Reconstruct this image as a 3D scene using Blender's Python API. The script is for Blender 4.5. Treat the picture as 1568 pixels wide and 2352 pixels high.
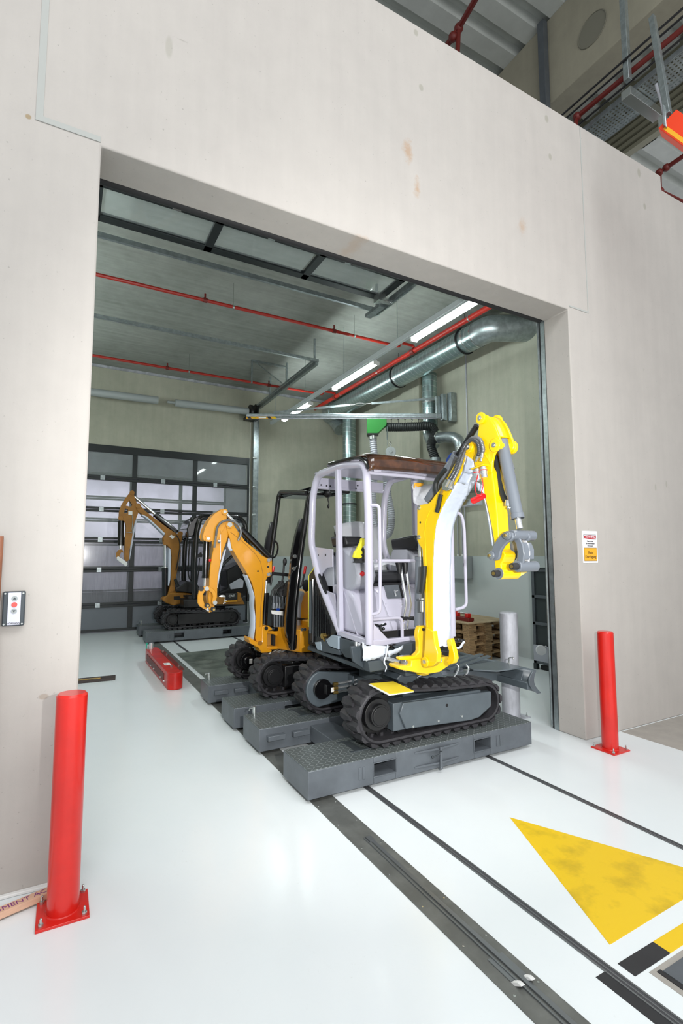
import bpy, bmesh, math, random
from mathutils import Vector as V, Matrix
random.seed(7)
for o in list(bpy.data.objects): bpy.data.objects.remove(o)
SC = bpy.context.scene
COL = SC.collection
PI = math.pi

# ---------------------------------------------------------------- camera
FPX, YAW, PIT, ROL = 1168.36, 0.500645, 0.0872515, -0.00120756
CAM = V((0, -3.0027, 1.6))
fw = V((math.sin(YAW)*math.cos(PIT), math.cos(YAW)*math.cos(PIT), math.sin(PIT)))
r_ = V((math.cos(YAW), -math.sin(YAW), 0)); u_ = r_.cross(fw)
RT = r_*math.cos(ROL)+u_*math.sin(ROL); UP = -r_*math.sin(ROL)+u_*math.cos(ROL)
cd = bpy.data.cameras.new('camera'); cam = bpy.data.objects.new('camera', cd); COL.objects.link(cam)
cd.sensor_fit = 'HORIZONTAL'; cd.sensor_width = 36; cd.lens = FPX*36/1568
cd.clip_start = .05; cd.clip_end = 200
cam.matrix_world = Matrix(((RT.x, UP.x, -fw.x, CAM.x), (RT.y, UP.y, -fw.y, CAM.y), (RT.z, UP.z, -fw.z, CAM.z), (0, 0, 0, 1)))
SC.camera = cam

# ---------------------------------------------------------------- light and exposure
w = bpy.data.worlds.new('world'); SC.world = w; w.use_nodes = True
w.node_tree.nodes['Background'].inputs[0].default_value = (.93, .96, 1, 1)
w.node_tree.nodes['Background'].inputs[1].default_value = .60
def light(name, kind, loc, energy, size, col=(1, 1, 1), target=None, size_y=None):
    l = bpy.data.lights.new(name, kind); o = bpy.data.objects.new(name, l); COL.objects.link(o)
    o.location = loc; l.energy = energy; l.color = col
    if kind == 'AREA':
        l.shape = 'RECTANGLE'; l.size = size; l.size_y = size_y or size
    else: l.shadow_soft_size = size
    if target: o.rotation_euler = (V(target)-V(loc)).to_track_quat('-Z', 'Y').to_euler()
    return o
light('hall_daylight', 'AREA', (1, -11, 4.2), 340, 12, (1, .985, .96), (2, 0, 1.6), 6)
light('hall_rooflight', 'AREA', (1.6, -5.2, 7.4), 480, 7, (.97, .99, 1), (1.6, -3.2, 0), 3)
fl = light('camera_flash', 'SPOT', (.62, -2.95, 1.72), 470, .035, (1, .99, .97), (3.4, 4.0, 2.1))
fl.data.spot_size = math.radians(90); fl.data.spot_blend = .7
light('yard_light', 'AREA', (2.2, 13.2, 3.9), 260, 5, (.93, .92, 1), (2.2, 15.5, 1.0), 2.0)
SC.view_settings.view_transform = 'Standard'; SC.view_settings.look = 'None'
SC.view_settings.gamma = 1; SC.view_settings.use_curve_mapping = False
SC.view_settings.exposure = 0.0

# ---------------------------------------------------------------- helpers
def at(px, py, X=None, Y=None, Z=None):
    """the point of the plane X=, Y= or Z= that shows at a pixel of the 1568x2352 photograph"""
    d = RT*((px-784)/FPX) - UP*((py-1176)/FPX) + fw
    if X is not None: k = (X-CAM.x)/d.x
    elif Y is not None: k = (Y-CAM.y)/d.y
    else: k = (Z-CAM.z)/d.z
    return CAM + d*k
def ats(pts, **k): return [at(x, y, **k) for x, y in pts]

MATS = {}
def S(c): return tuple(((v/255)/12.92 if v/255 <= .04045 else ((v/255+.055)/1.055)**2.4) for v in c)
def mat(name, col, rough=.5, metal=0, noise=0, nscale=8, bump=0, bscale=60, coat=0, emit=None, spec=.5, alpha=1, trans=0, stretch=None, col2=None, lo=.4, hi=.65):
    if name in MATS: return MATS[name]
    m = bpy.data.materials.new(name); m.use_nodes = True; nt = m.node_tree; N = nt.nodes; L = nt.links
    b = N['Principled BSDF']; c = S(col)+(1,)
    b.inputs['Base Color'].default_value = c
    b.inputs['Roughness'].default_value = rough; b.inputs['Metallic'].default_value = metal
    b.inputs['Specular IOR Level'].default_value = spec
    b.inputs['Coat Weight'].default_value = coat; b.inputs['Coat Roughness'].default_value = .08
    b.inputs['Transmission Weight'].default_value = trans
    b.inputs['Alpha'].default_value = alpha
    if emit:
        b.inputs['Emission Color'].default_value = S(emit[0])+(1,); b.inputs['Emission Strength'].default_value = emit[1]
    if noise or bump:
        g = N.new('ShaderNodeNewGeometry'); src = g.outputs['Position']
        if stretch:
            mp = N.new('ShaderNodeMapping'); mp.inputs['Scale'].default_value = stretch; L.new(src, mp.inputs[0]); src = mp.outputs[0]
    if noise:
        n = N.new('ShaderNodeTexNoise'); n.inputs['Scale'].default_value = nscale; n.inputs['Detail'].default_value = 6; n.inputs['Roughness'].default_value = .6
        L.new(src, n.inputs['Vector'])
        rp = N.new('ShaderNodeValToRGB'); rp.color_ramp.elements[0].position = lo; rp.color_ramp.elements[1].position = hi
        c2 = S(col2) if col2 else tuple(v*(1-noise) for v in c[:3])
        rp.color_ramp.elements[0].color = tuple(c2)+(1,); rp.color_ramp.elements[1].color = c
        L.new(n.outputs['Fac'], rp.inputs[0]); L.new(rp.outputs[0], b.inputs['Base Color'])
    if bump:
        n2 = N.new('ShaderNodeTexNoise'); n2.inputs['Scale'].default_value = bscale; n2.inputs['Detail'].default_value = 4
        L.new(src, n2.inputs['Vector'])
        bp_ = N.new('ShaderNodeBump'); bp_.inputs['Strength'].default_value = bump; bp_.inputs['Distance'].default_value = .004
        L.new(n2.outputs['Fac'], bp_.inputs['Height']); L.new(bp_.outputs[0], b.inputs['Normal'])
    MATS[name] = m; return m

def concrete(name, base, mottled, stains=(), split=None, bump=.25, rough=.75, vert=True):
    """cast concrete: broad mottling, pores, formwork streaks; stains = (x, y, z, radius_x, radius_z, colour, strength); split = (height, painted colour)"""
    m = bpy.data.materials.new(name); m.use_nodes = True; nt = m.node_tree; N = nt.nodes; L = nt.links
    b = N['Principled BSDF']; b.inputs['Roughness'].default_value = rough; b.inputs['Specular IOR Level'].default_value = .3
    g = N.new('ShaderNodeNewGeometry'); pos = g.outputs['Position']
    def noise(scale, vec=None, det=6, r=.6):
        n = N.new('ShaderNodeTexNoise'); n.inputs['Scale'].default_value = scale; n.inputs['Detail'].default_value = det; n.inputs['Roughness'].default_value = r
        L.new(vec or pos, n.inputs['Vector']); return n.outputs['Fac']
    def ramp(f, a, c, ca=(0, 0, 0), cb=(1, 1, 1)):
        q = N.new('ShaderNodeValToRGB'); e = q.color_ramp.elements; e[0].position = a; e[1].position = c
        e[0].color = tuple(ca)+(1,); e[1].color = tuple(cb)+(1,); L.new(f, q.inputs[0]); return q.outputs[0]
    def mix(f, a, c, mode='MIX'):
        q = N.new('ShaderNodeMix'); q.data_type = 'RGBA'; q.blend_type = mode
        if isinstance(f, float): q.inputs[0].default_value = f
        else: L.new(f, q.inputs[0])
        for i, v in ((6, a), (7, c)):
            if isinstance(v, tuple): q.inputs[i].default_value = v+(1,)
            else: L.new(v, q.inputs[i])
        return q.outputs[2]
    A, B = S(base), S(mottled)
    c = ramp(noise(.9), .35, .7, B, A)
    c = mix(.5, c, ramp(noise(5), .3, .7, B, A))
    mp = N.new('ShaderNodeMapping'); mp.inputs['Scale'].default_value = (6, 6, .5) if vert else (.4, 8, 1); L.new(pos, mp.inputs[0])
    c = mix(.35, c, ramp(noise(1.6, mp.outputs[0]), .3, .7, B, A))
    pores = ramp(noise(55, det=2, r=.4), .70, .76)
    c = mix(pores, c, tuple(v*.72 for v in A))
    for x, y, z, rx, rz, cc, st in stains:
        s = N.new('ShaderNodeVectorMath'); s.operation = 'SUBTRACT'; L.new(pos, s.inputs[0]); s.inputs[1].default_value = (x, y, z)
        d = N.new('ShaderNodeVectorMath'); d.operation = 'DIVIDE'; L.new(s.outputs[0], d.inputs[0]); d.inputs[1].default_value = (rx, 2, rz) if y is not None else (rx, rx, rz)
        ln = N.new('ShaderNodeVectorMath'); ln.operation = 'LENGTH'; L.new(d.outputs[0], ln.inputs[0])
        nn = noise(9 if rx > .04 else 2, det=8, r=.75)
        ad = N.new('ShaderNodeMath'); ad.operation = 'MULTIPLY_ADD'; L.new(nn, ad.inputs[0]); ad.inputs[1].default_value = 1.3 if rx > .04 else .3; L.new(ln.outputs['Value'], ad.inputs[2])
        f = ramp(ad.outputs[0], .7, 1.75, (st,)*3, (0, 0, 0))
        c = mix(f, c, S(cc))
    if split:
        sx = N.new('ShaderNodeSeparateXYZ'); L.new(pos, sx.inputs[0])
        lt = N.new('ShaderNodeMath'); lt.operation = 'LESS_THAN'; L.new(sx.outputs[2], lt.inputs[0]); lt.inputs[1].default_value = split[0]
        c = mix(lt.outputs[0], c, S(split[1]))
        rr = N.new('ShaderNodeMath'); rr.operation = 'MULTIPLY_ADD'; L.new(lt.outputs[0], rr.inputs[0]); rr.inputs[1].default_value = -.35; rr.inputs[2].default_value = rough
        L.new(rr.outputs[0], b.inputs['Roughness'])
    L.new(c, b.inputs['Base Color'])
    q = N.new('ShaderNodeBump'); q.inputs['Strength'].default_value = bump; q.inputs['Distance'].default_value = .003
    L.new(noise(70, det=5), q.inputs['Height']); L.new(q.outputs[0], b.inputs['Normal'])
    MATS[name] = m; return m

def catmull(pts, n=8):
    out = []; P = [V(p) for p in pts]; P = [P[0]*2-P[1]]+P+[P[-1]*2-P[-2]]
    for i in range(1, len(P)-2):
        a, b, c, d = P[i-1:i+3]
        for k in range(n):
            t = k/n
            out.append(.5*((2*b)+(c-a)*t+(2*a-5*b+4*c-d)*t*t+(3*b-a-3*c+d)*t**3))
    out.append(P[-2]); return out
def fillet(pts, r, n=5):
    P = [V(p) for p in pts]; out = [P[0]]
    for i in range(1, len(P)-1):
        a, b, c = P[i-1], P[i], P[i+1]; u = a-b; v = c-b
        k = min(r, u.length*.49, v.length*.49); p = b+u.normalized()*k; q = b+v.normalized()*k
        for j in range(n+1):
            t = j/n; out.append(p*(1-t)**2+b*2*t*(1-t)+q*t*t)
    out.append(P[-1]); return out

class MB:
    def __init__(s): s.bm = bmesh.new()
    def box(s, a, b):
        x0, y0, z0 = a; x1, y1, z1 = b
        vs = [s.bm.verts.new(p) for p in ((x0, y0, z0), (x1, y0, z0), (x1, y1, z0), (x0, y1, z0), (x0, y0, z1), (x1, y0, z1), (x1, y1, z1), (x0, y1, z1))]
        for f in ((3, 2, 1, 0), (4, 5, 6, 7), (0, 1, 5, 4), (1, 2, 6, 5), (2, 3, 7, 6), (3, 0, 4, 7)): s.bm.faces.new([vs[i] for i in f])
        return s
    def obox(s, c, ux, uy, uz):
        c = V(c); ux, uy, uz = V(ux), V(uy), V(uz)
        vs = [s.bm.verts.new(c+ux*i+uy*j+uz*k) for k in (-1, 1) for i, j in ((-1, -1), (1, -1), (1, 1), (-1, 1))]
        for f in ((3, 2, 1, 0), (4, 5, 6, 7), (0, 1, 5, 4), (1, 2, 6, 5), (2, 3, 7, 6), (3, 0, 4, 7)): s.bm.faces.new([vs[i] for i in f])
        return s
    def bar(s, p, q, w, h, up=(0, 0, 1)):
        p, q = V(p), V(q); d = q-p; a = d.normalized(); up = V(up)
        if abs(a.dot(up)) > .98: up = V((1, 0, 0))
        sd = a.cross(up).normalized(); u = sd.cross(a)
        return s.obox((p+q)/2, d/2, sd*w/2, u*h/2)
    def prism(s, pts, vec):
        P = [V(p) for p in pts]; vec = V(vec)
        a = [s.bm.verts.new(p) for p in P]; b = [s.bm.verts.new(p+vec) for p in P]; n = len(P)
        s.bm.faces.new(a[::-1]); s.bm.faces.new(b)
        for i in range(n): s.bm.faces.new((a[i], a[(i+1) % n], b[(i+1) % n], b[i]))
        return s
    def ring(s, c, u, v, r, seg): return [s.bm.verts.new(c+u*(r*math.cos(2*PI*i/seg))+v*(r*math.sin(2*PI*i/seg))) for i in range(seg)]
    def tube(s, pts, r, seg=10, closed=False, cap=True, ribs=0):
        P = [V(p) for p in pts]; n = len(P); rs = r if isinstance(r, (list, tuple)) else [r]*n
        rings = []; pu = None
        for i in range(n):
            if closed: t = P[(i+1) % n]-P[i-1]
            else: t = P[min(i+1, n-1)]-P[max(i-1, 0)]
            t.normalize()
            if pu is None: pu = t.orthogonal().normalized()
            u = (pu-t*pu.dot(t)).normalized(); v = t.cross(u); pu = u
            rings.append(s.ring(P[i], u, v, rs[i], seg))
        m = n if closed else n-1
        for i in range(m):
            A, B = rings[i], rings[(i+1) % n]
            for k in range(seg): s.bm.faces.new((A[k], A[(k+1) % seg], B[(k+1) % seg], B[k]))
        if cap and not closed: s.bm.faces.new(rings[0][::-1]); s.bm.faces.new(rings[-1])
        return s
    def cyl(s, p, q, r, r2=None, seg=20): return s.tube([p, q], [r, r if r2 is None else r2], seg)
    def hose(s, pts, r, pitch=.02, depth=.12, seg=12):
        """ribbed hose: radius swells and narrows along the path"""
        P = [V(p) for p in pts]; L = [0]
        for i in range(1, len(P)): L.append(L[-1]+(P[i]-P[i-1]).length)
        n = max(4, int(L[-1]/pitch*2)); Q = []; rs = []; j = 0
        for k in range(n+1):
            d = L[-1]*k/n
            while j < len(L)-2 and L[j+1] < d: j += 1
            t = (d-L[j])/max(1e-6, L[j+1]-L[j]); Q.append(P[j].lerp(P[j+1], min(1, t))); rs.append(r*(1 if k % 2 else 1-depth))
        return s.tube(Q, rs, seg)
    def ball(s, c, r, seg=14, sc=(1, 1, 1)):
        bmesh.ops.create_uvsphere(s.bm, u_segments=seg, v_segments=seg//2+2, radius=r, matrix=Matrix.Translation(V(c)) @ Matrix.Diagonal((*sc, 1))); return s
    def quad(s, pts): s.bm.faces.new([s.bm.verts.new(V(p)) for p in pts]); return s
    def grid(s, P):
        G = [[s.bm.verts.new(V(p)) for p in row] for row in P]
        for i in range(len(G)-1):
            for j in range(len(G[0])-1): s.bm.faces.new((G[i][j], G[i][j+1], G[i+1][j+1], G[i+1][j]))
        return s
    def out(s, name, m, parent=None, label=None, bevel=0, smooth=35, solid=0, seg=2):
        me = bpy.data.meshes.new(name); o = bpy.data.objects.new(name, me); COL.objects.link(o)
        bmesh.ops.recalc_face_normals(s.bm, faces=s.bm.faces)
        off = V((0, 0, 0)); p = parent
        while p is not None: off += p.location; p = p.parent
        if off.length > 0: bmesh.ops.translate(s.bm, verts=s.bm.verts, vec=-off)
        s.bm.to_mesh(me); s.bm.free()
        me.polygons.foreach_set('use_smooth', [smooth > 0]*len(me.polygons))
        if smooth > 0: me.set_sharp_from_angle(angle=math.radians(smooth))
        if isinstance(m, str): m = MATS[m]
        me.materials.append(m)
        if parent is not None: o.parent = parent
        if label: o['label'] = label
        if solid:
            md = o.modifiers.new('solid', 'SOLIDIFY'); md.thickness = solid; md.offset = 0
        if bevel:
            md = o.modifiers.new('bevel', 'BEVEL'); md.width = bevel; md.segments = seg; md.limit_method = 'ANGLE'; md.angle_limit = math.radians(40)
        return o
def outs(b, name, m, parent=None, gap=.004, **kw):
    """every separate piece of a builder becomes an object of its own; touching shells stay together"""
    bm = b.bm; bm.verts.ensure_lookup_table(); seen = {}; isl = []
    for v in bm.verts:
        if v in seen: continue
        st = [v]; seen[v] = len(isl); cur = []
        while st:
            x = st.pop(); cur.append(x)
            for e in x.link_edges:
                y = e.other_vert(x)
                if y not in seen: seen[y] = len(isl); st.append(y)
        isl.append(cur)
    bb = [[min(v.co[i] for v in c)-gap for i in range(3)]+[max(v.co[i] for v in c)+gap for i in range(3)] for c in isl]
    gid = list(range(len(isl)))
    def find(i):
        while gid[i] != i: i = gid[i]
        return i
    for i in range(len(isl)):
        for j in range(i):
            if all(bb[i][k] <= bb[j][k+3] and bb[j][k] <= bb[i][k+3] for k in range(3)): gid[find(i)] = find(j)
    res = []; groups = {}
    for i in range(len(isl)): groups.setdefault(find(i), []).append(i)
    for g in groups.values():
        nb = MB(); mp = {}
        vs = [v for i in g for v in isl[i]]
        for v in vs: mp[v] = nb.bm.verts.new(v.co)
        fs = {f for v in vs for f in v.link_faces}
        for f in sorted(fs, key=lambda f: f.index): nb.bm.faces.new([mp[v] for v in f.verts])
        res.append(nb.out(name, m, parent, **kw))
    bm.free(); return res
def tag(o, label=None, cat=None, group=None, kind=None):
    for k, v in (('label', label), ('category', cat), ('group', group), ('kind', kind)):
        if v: o[k] = v
    return o
def thing(name, loc, label, cat, group=None):
    o = bpy.data.objects.new(name, None); COL.objects.link(o); o.location = loc; o.empty_display_size = .1
    return tag(o, label, cat, group)
def struct(o): o['kind'] = 'structure'; return o
def copy_tree(o, parent=None):
    c = o.copy(); COL.objects.link(c)
    if parent: c.parent = parent
    for ch in list(o.children): copy_tree(ch, c)
    return c
def text(body, m, c, ux, uy, size, name='lettering', parent=None, align='CENTER', ext=.0008, font_scale=1):
    """lettering as a mesh standing just off a surface; ux = reading direction, uy = up"""
    cu = bpy.data.curves.new(name, 'FONT'); cu.body = body; cu.size = size; cu.align_x = align; cu.align_y = 'CENTER'; cu.extrude = ext; cu.resolution_u = 3
    t = bpy.data.objects.new('t', cu); COL.objects.link(t)
    bpy.context.view_layer.update()
    me = bpy.data.meshes.new_from_object(t.evaluated_get(bpy.context.evaluated_depsgraph_get()))
    bpy.data.objects.remove(t)
    ux, uy = V(ux).normalized(), V(uy).normalized(); n = ux.cross(uy)
    me.transform(Matrix(((ux.x*font_scale, uy.x, n.x, c[0]), (ux.y*font_scale, uy.y, n.y, c[1]), (ux.z*font_scale, uy.z, n.z, c[2]), (0, 0, 0, 1))))
    off = V((0, 0, 0)); p = parent
    while p is not None: off += p.location; p = p.parent
    me.transform(Matrix.Translation(-off))
    me.materials.clear(); me.materials.append(MATS[m] if isinstance(m, str) else m)
    o = bpy.data.objects.new(name, me); COL.objects.link(o); o.parent = parent
    return o

# ---------------------------------------------------------------- materials
rust = (170, 132, 92); spot = (158, 155, 144)
def wst(px, py, rx, rz, c, s): p = at(px, py, Y=0); return (p.x, 0, p.z, rx, rz, c, s)
concrete('wall concrete', (187, 182, 176), (174, 169, 164), [
    wst(935, 345, .16, .30, rust, .55), wst(958, 430, .10, .30, rust, .55), wst(1200, 520, .16, .28, rust, .4),
    wst(830, 545, .25, .08, rust, .25), wst(955, 75, .03, .04, spot, .8), wst(967, 201, .03, .04, spot, .8),
    wst(1255, 273, .035, .05, spot, .8), wst(1263, 360, .03, .045, spot, .8), wst(1467, 397, .04, .07, spot, .8),
    wst(1480, 474, .035, .05, spot, .8), wst(1478, 850, .05, .05, spot, .5), wst(1505, 1120, .02, .05, spot, .6),
    wst(1530, 1112, .02, .05, spot, .6), wst(1050, 835, .03, .03, spot, .5), wst(416, 92, .13, .02, (140, 135, 128), .6),
    wst(388, 108, .03, .10, spot, .5), wst(65, 268, .02, .02, (150, 130, 95), .8), wst(100, 1600, .03, .02, (150, 135, 120), .6)])
concrete('room concrete', (184, 183, 166), (158, 159, 143), split=(1.6, (186, 194, 194)))
concrete('ceiling concrete', (160, 162, 156), (116, 120, 114), vert=False)
concrete('roof beam concrete', (170, 165, 146), (150, 146, 130))
concrete('bare floor concrete', (176, 170, 162), (150, 146, 140))
concrete('wall plinth', (200, 192, 184), (180, 176, 170))

def floor_mat():
    m = bpy.data.materials.new('white floor coating'); m.use_nodes = True; nt = m.node_tree; N = nt.nodes; L = nt.links
    b = N['Principled BSDF']; b.inputs['Roughness'].default_value = .2; b.inputs['Specular IOR Level'].default_value = .5
    g = N.new('ShaderNodeNewGeometry')
    def no(s, d=6, r=.6):
        n = N.new('ShaderNodeTexNoise'); n.inputs['Scale'].default_value = s; n.inputs['Detail'].default_value = d; n.inputs['Roughness'].default_value = r
        L.new(g.outputs['Position'], n.inputs['Vector']); return n.outputs['Fac']
    def rp(f, a, c, ca, cb):
        q = N.new('ShaderNodeValToRGB'); e = q.color_ramp.elements; e[0].position = a; e[1].position = c; e[0].color = tuple(ca)+(1,); e[1].color = tuple(cb)+(1,)
        L.new(f, q.inputs[0]); return q.outputs[0]
    c = rp(no(1.1), .3, .7, S((225, 231, 233)), S((230, 235, 236)))
    sc = rp(no(34, 8, .8), .60, .70, (0, 0, 0), (.45, .45, .45))
    pt = rp(no(2.2, 3), .42, .75, (0, 0, 0), (1, 1, 1))
    mu = N.new('ShaderNodeMath'); mu.operation = 'MULTIPLY'; L.new(sc, mu.inputs[0]); L.new(pt, mu.inputs[1])
    mx = N.new('ShaderNodeMix'); mx.data_type = 'RGBA'; L.new(mu.outputs[0], mx.inputs[0]); L.new(c, mx.inputs[6]); mx.inputs[7].default_value = S((176, 172, 166))+(1,)
    L.new(mx.outputs[2], b.inputs['Base Color'])
    
    q = N.new('ShaderNodeBump'); q.inputs['Strength'].default_value = .02; q.inputs['Distance'].default_value = .002; L.new(no(60, 2), q.inputs['Height']); L.new(q.outputs[0], b.inputs['Normal'])
    MATS['white floor coating'] = m
floor_mat()
def tread_mat():
    """diamond tread plate: raised lozenges in two alternating directions"""
    m = bpy.data.materials.new('tread plate'); m.use_nodes = True; nt = m.node_tree; N = nt.nodes; L = nt.links
    b = N['Principled BSDF']; b.inputs['Base Color'].default_value = S((96, 103, 104))+(1,); b.inputs['Roughness'].default_value = .42; b.inputs['Metallic'].default_value = .35
    g = N.new('ShaderNodeNewGeometry'); sx = N.new('ShaderNodeSeparateXYZ'); L.new(g.outputs['Position'], sx.inputs[0])
    def M(op, a, b2, c=None):
        n = N.new('ShaderNodeMath'); n.operation = op
        for i, v in enumerate((a, b2, c)):
            if v is None: continue
            if isinstance(v, (int, float)): n.inputs[i].default_value = v
            else: L.new(v, n.inputs[i])
        return n.outputs[0]
    X, Y = M('MULTIPLY', sx.outputs[0], 30.), M('MULTIPLY', sx.outputs[1], 30.)
    fx, fy = M('FLOOR', X, 0), M('FLOOR', Y, 0)
    par = M('MODULO', M('ADD', fx, fy), 2.)
    cx = M('SUBTRACT', M('FRACT', X, 0), .5); cy = M('SUBTRACT', M('FRACT', Y, 0), .5)
    u1 = M('ADD', cx, cy); v1 = M('SUBTRACT', cx, cy)
    def loz(u, v): return M('LESS_THAN', M('ADD', M('MULTIPLY', M('MULTIPLY', u, u), 2.2), M('MULTIPLY', M('MULTIPLY', v, v), 38.)), 1.)
    a = loz(u1, v1); c = loz(v1, u1)
    h = M('ADD', M('MULTIPLY', a, par), M('MULTIPLY', c, M('SUBTRACT', 1., par)))
    q = N.new('ShaderNodeBump'); q.inputs['Strength'].default_value = .9; q.inputs['Distance'].default_value = .003; L.new(h, q.inputs['Height']); L.new(q.outputs[0], b.inputs['Normal'])
    mx = N.new('ShaderNodeMix'); mx.data_type = 'RGBA'; L.new(h, mx.inputs[0]); mx.inputs[6].default_value = S((98, 105, 105))+(1,); mx.inputs[7].default_value = S((144, 150, 150))+(1,)
    L.new(mx.outputs[2], b.inputs['Base Color'])
    MATS['tread plate'] = m
tread_mat()
def spiral_mat(name, col, axis, pitch=9., rough=.28):
    m = mat(name, col, rough, .85, noise=.25, nscale=3, lo=.35, hi=.7); nt = m.node_tree; N = nt.nodes; L = nt.links; b = N['Principled BSDF']
    g = N.new('ShaderNodeNewGeometry'); sx = N.new('ShaderNodeSeparateXYZ'); L.new(g.outputs['Position'], sx.inputs[0])
    a = N.new('ShaderNodeMath'); a.operation = 'MULTIPLY'; L.new(sx.outputs[axis], a.inputs[0]); a.inputs[1].default_value = pitch
    ad = N.new('ShaderNodeMath'); ad.operation = 'MULTIPLY_ADD'; L.new(sx.outputs[0], ad.inputs[0]); ad.inputs[1].default_value = 1.4; L.new(a.outputs[0], ad.inputs[2])
    f = N.new('ShaderNodeMath'); f.operation = 'FRACT'; L.new(ad.outputs[0], f.inputs[0])
    lt = N.new('ShaderNodeMath'); lt.operation = 'LESS_THAN'; L.new(f.outputs[0], lt.inputs[0]); lt.inputs[1].default_value = .09
    q = N.new('ShaderNodeBump'); q.inputs['Strength'].default_value = 1; q.inputs['Distance'].default_value = .012; L.new(lt.outputs[0], q.inputs['Height']); L.new(q.outputs[0], b.inputs['Normal'])
    src = b.inputs['Base Color'].links[0].from_socket; mx = N.new('ShaderNodeMix'); mx.data_type = 'RGBA'; L.new(lt.outputs[0], mx.inputs[0]); L.new(src, mx.inputs[6]); mx.inputs[7].default_value = (.75, .8, .8, 1); L.new(mx.outputs[2], b.inputs['Base Color'])
spiral_mat('spiral duct steel', (176, 196, 196), 1)
spiral_mat('spiral riser steel', (168, 190, 190), 2)
mat('galvanised steel', (178, 188, 190), .34, .8, noise=.3, nscale=14)
mat('galvanised dull', (196, 198, 206), .5, .15, noise=.35, nscale=9, stretch=(1, 1, .3))
mat('zinc', (198, 202, 200), .25, .9)
mat('chrome', (230, 233, 235), .22, .85)
mat('red bollard paint', (216, 32, 22), .3, noise=.12, nscale=5, coat=.3)
mat('red pipe paint', (158, 32, 20), .4)
mat('red box paint', (206, 32, 24), .32, noise=.25, nscale=7)
mat('dark red paint', (104, 28, 22), .5)
mat('black aluminium', (34, 39, 40), .4, .2)
mat('black rubber', (38, 38, 40), .62, bump=.2, bscale=40)
mat('track rubber', (52, 51, 55), .55, noise=.35, nscale=14, bump=.3, bscale=50)
mat('black gloss paint', (14, 14, 16), .14, coat=.6)
mat('black satin', (24, 24, 26), .38)
mat('black matt', (20, 20, 22), .6)
mat('black hose', (30, 34, 34), .5)
mat('boom yellow', (244, 200, 8), .26, noise=.04, nscale=4, coat=.4)
mat('digger orange', (224, 154, 28), .28, noise=.06, nscale=4, coat=.4)
mat('dim dusty orange', (160, 106, 18), .5, noise=.2, nscale=9)  # darkened in the colour, as the flash fades before the rear machine
mat('cab lavender grey', (190, 188, 204), .26, coat=.4)
mat('console grey', (168, 170, 180), .42)
mat('chassis grey', (84, 93, 99), .34, noise=.12, nscale=10, coat=.2)
mat('panel dark grey', (62, 70, 76), .4)
mat('cylinder grey', (104, 110, 118), .24, coat=.3)
mat('cart grey', (98, 104, 110), .42, .2, noise=.2, nscale=5, bump=.1, bscale=30)
mat('cart dark', (66, 72, 76), .5, .2, noise=.2, nscale=6)
mat('white film', (198, 207, 222), .4, bump=.8, bscale=26, coat=.2)
mat('clear wrap', (222, 224, 230), .12, alpha=.55, bump=.8, bscale=26)
mat('yellow booklet', (240, 214, 52), .4)
mat('paper white', (232, 232, 230), .6)
mat('sign white', (238, 238, 242), .4)
mat('sign red', (176, 22, 34), .4)
mat('sign amber', (232, 168, 34), .4)
mat('ink black', (28, 26, 28), .5)
mat('ink purple', (128, 52, 120), .6)
mat('floor yellow paint', (232, 192, 12), .36, noise=.35, nscale=5, lo=.28, hi=.5)
mat('floor black paint', (42, 43, 46), .5, noise=.2, nscale=9)
mat('lamp tube', (255, 255, 255), .4, emit=((238, 250, 250), 70))
mat('lamp white housing', (206, 214, 216), .45)
mat('green housing', (30, 134, 44), .4)
mat('blue gloss', (24, 62, 150), .25, coat=.4)
mat('pallet wood', (176, 142, 100), .75, noise=.55, nscale=7, stretch=(1, 6, 12))
mat('plywood', (176, 156, 124), .7, noise=.25, nscale=5)
mat('pale board', (222, 180, 152), .6, noise=.12, nscale=6, stretch=(1, 5, 8))
mat('brown wood', (150, 96, 70), .55, noise=.3, nscale=8, stretch=(8, 8, 1))
mat('dark board', (60, 48, 44), .5, noise=.3, nscale=8)
mat('steel plate dirty', (124, 132, 124), .36, .2, noise=.6, nscale=3.2, col2=(78, 88, 82), lo=.38, hi=.6)
mat('strip steel', (116, 118, 114), .45, .3, noise=.3, nscale=6)
mat('rail steel', (120, 124, 126), .35, .6)
mat('rail dark', (78, 78, 82), .5, .3)
mat('corrugated sheet', (206, 210, 206), .5, .0, noise=.1, nscale=3)
mat('corrugated dark', (150, 148, 130), .6)
mat('door lower panel', (108, 114, 122), .45)
mat('amber roof', (84, 50, 28), .07, coat=1, noise=.8, nscale=7)
mat('teal plastic', (60, 180, 150), .4)
mat('seat black', (30, 31, 34), .5)
mat('soft yellow', (226, 216, 40), .5)
mat('red plastic', (212, 24, 30), .25, coat=.4)
mat('pvc grey', (158, 164, 164), .35)
mat('orange crane', (226, 60, 20), .4)
mat('clear glass', (225, 235, 235), .03, alpha=.16, spec=.8)
mat('streaky pane', (190, 190, 200), .12, alpha=.30, noise=.35, nscale=6, stretch=(10, 1, .6))
mat('yard wall', (186, 186, 196), .7, noise=.3, nscale=1.2)
mat('yard floor', (120, 122, 126), .5)
mat('shelf dark', (46, 54, 56), .6)
mat('brass', (196, 166, 96), .3, .9)
mat('straw joint', (170, 172, 168), .8)
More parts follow.
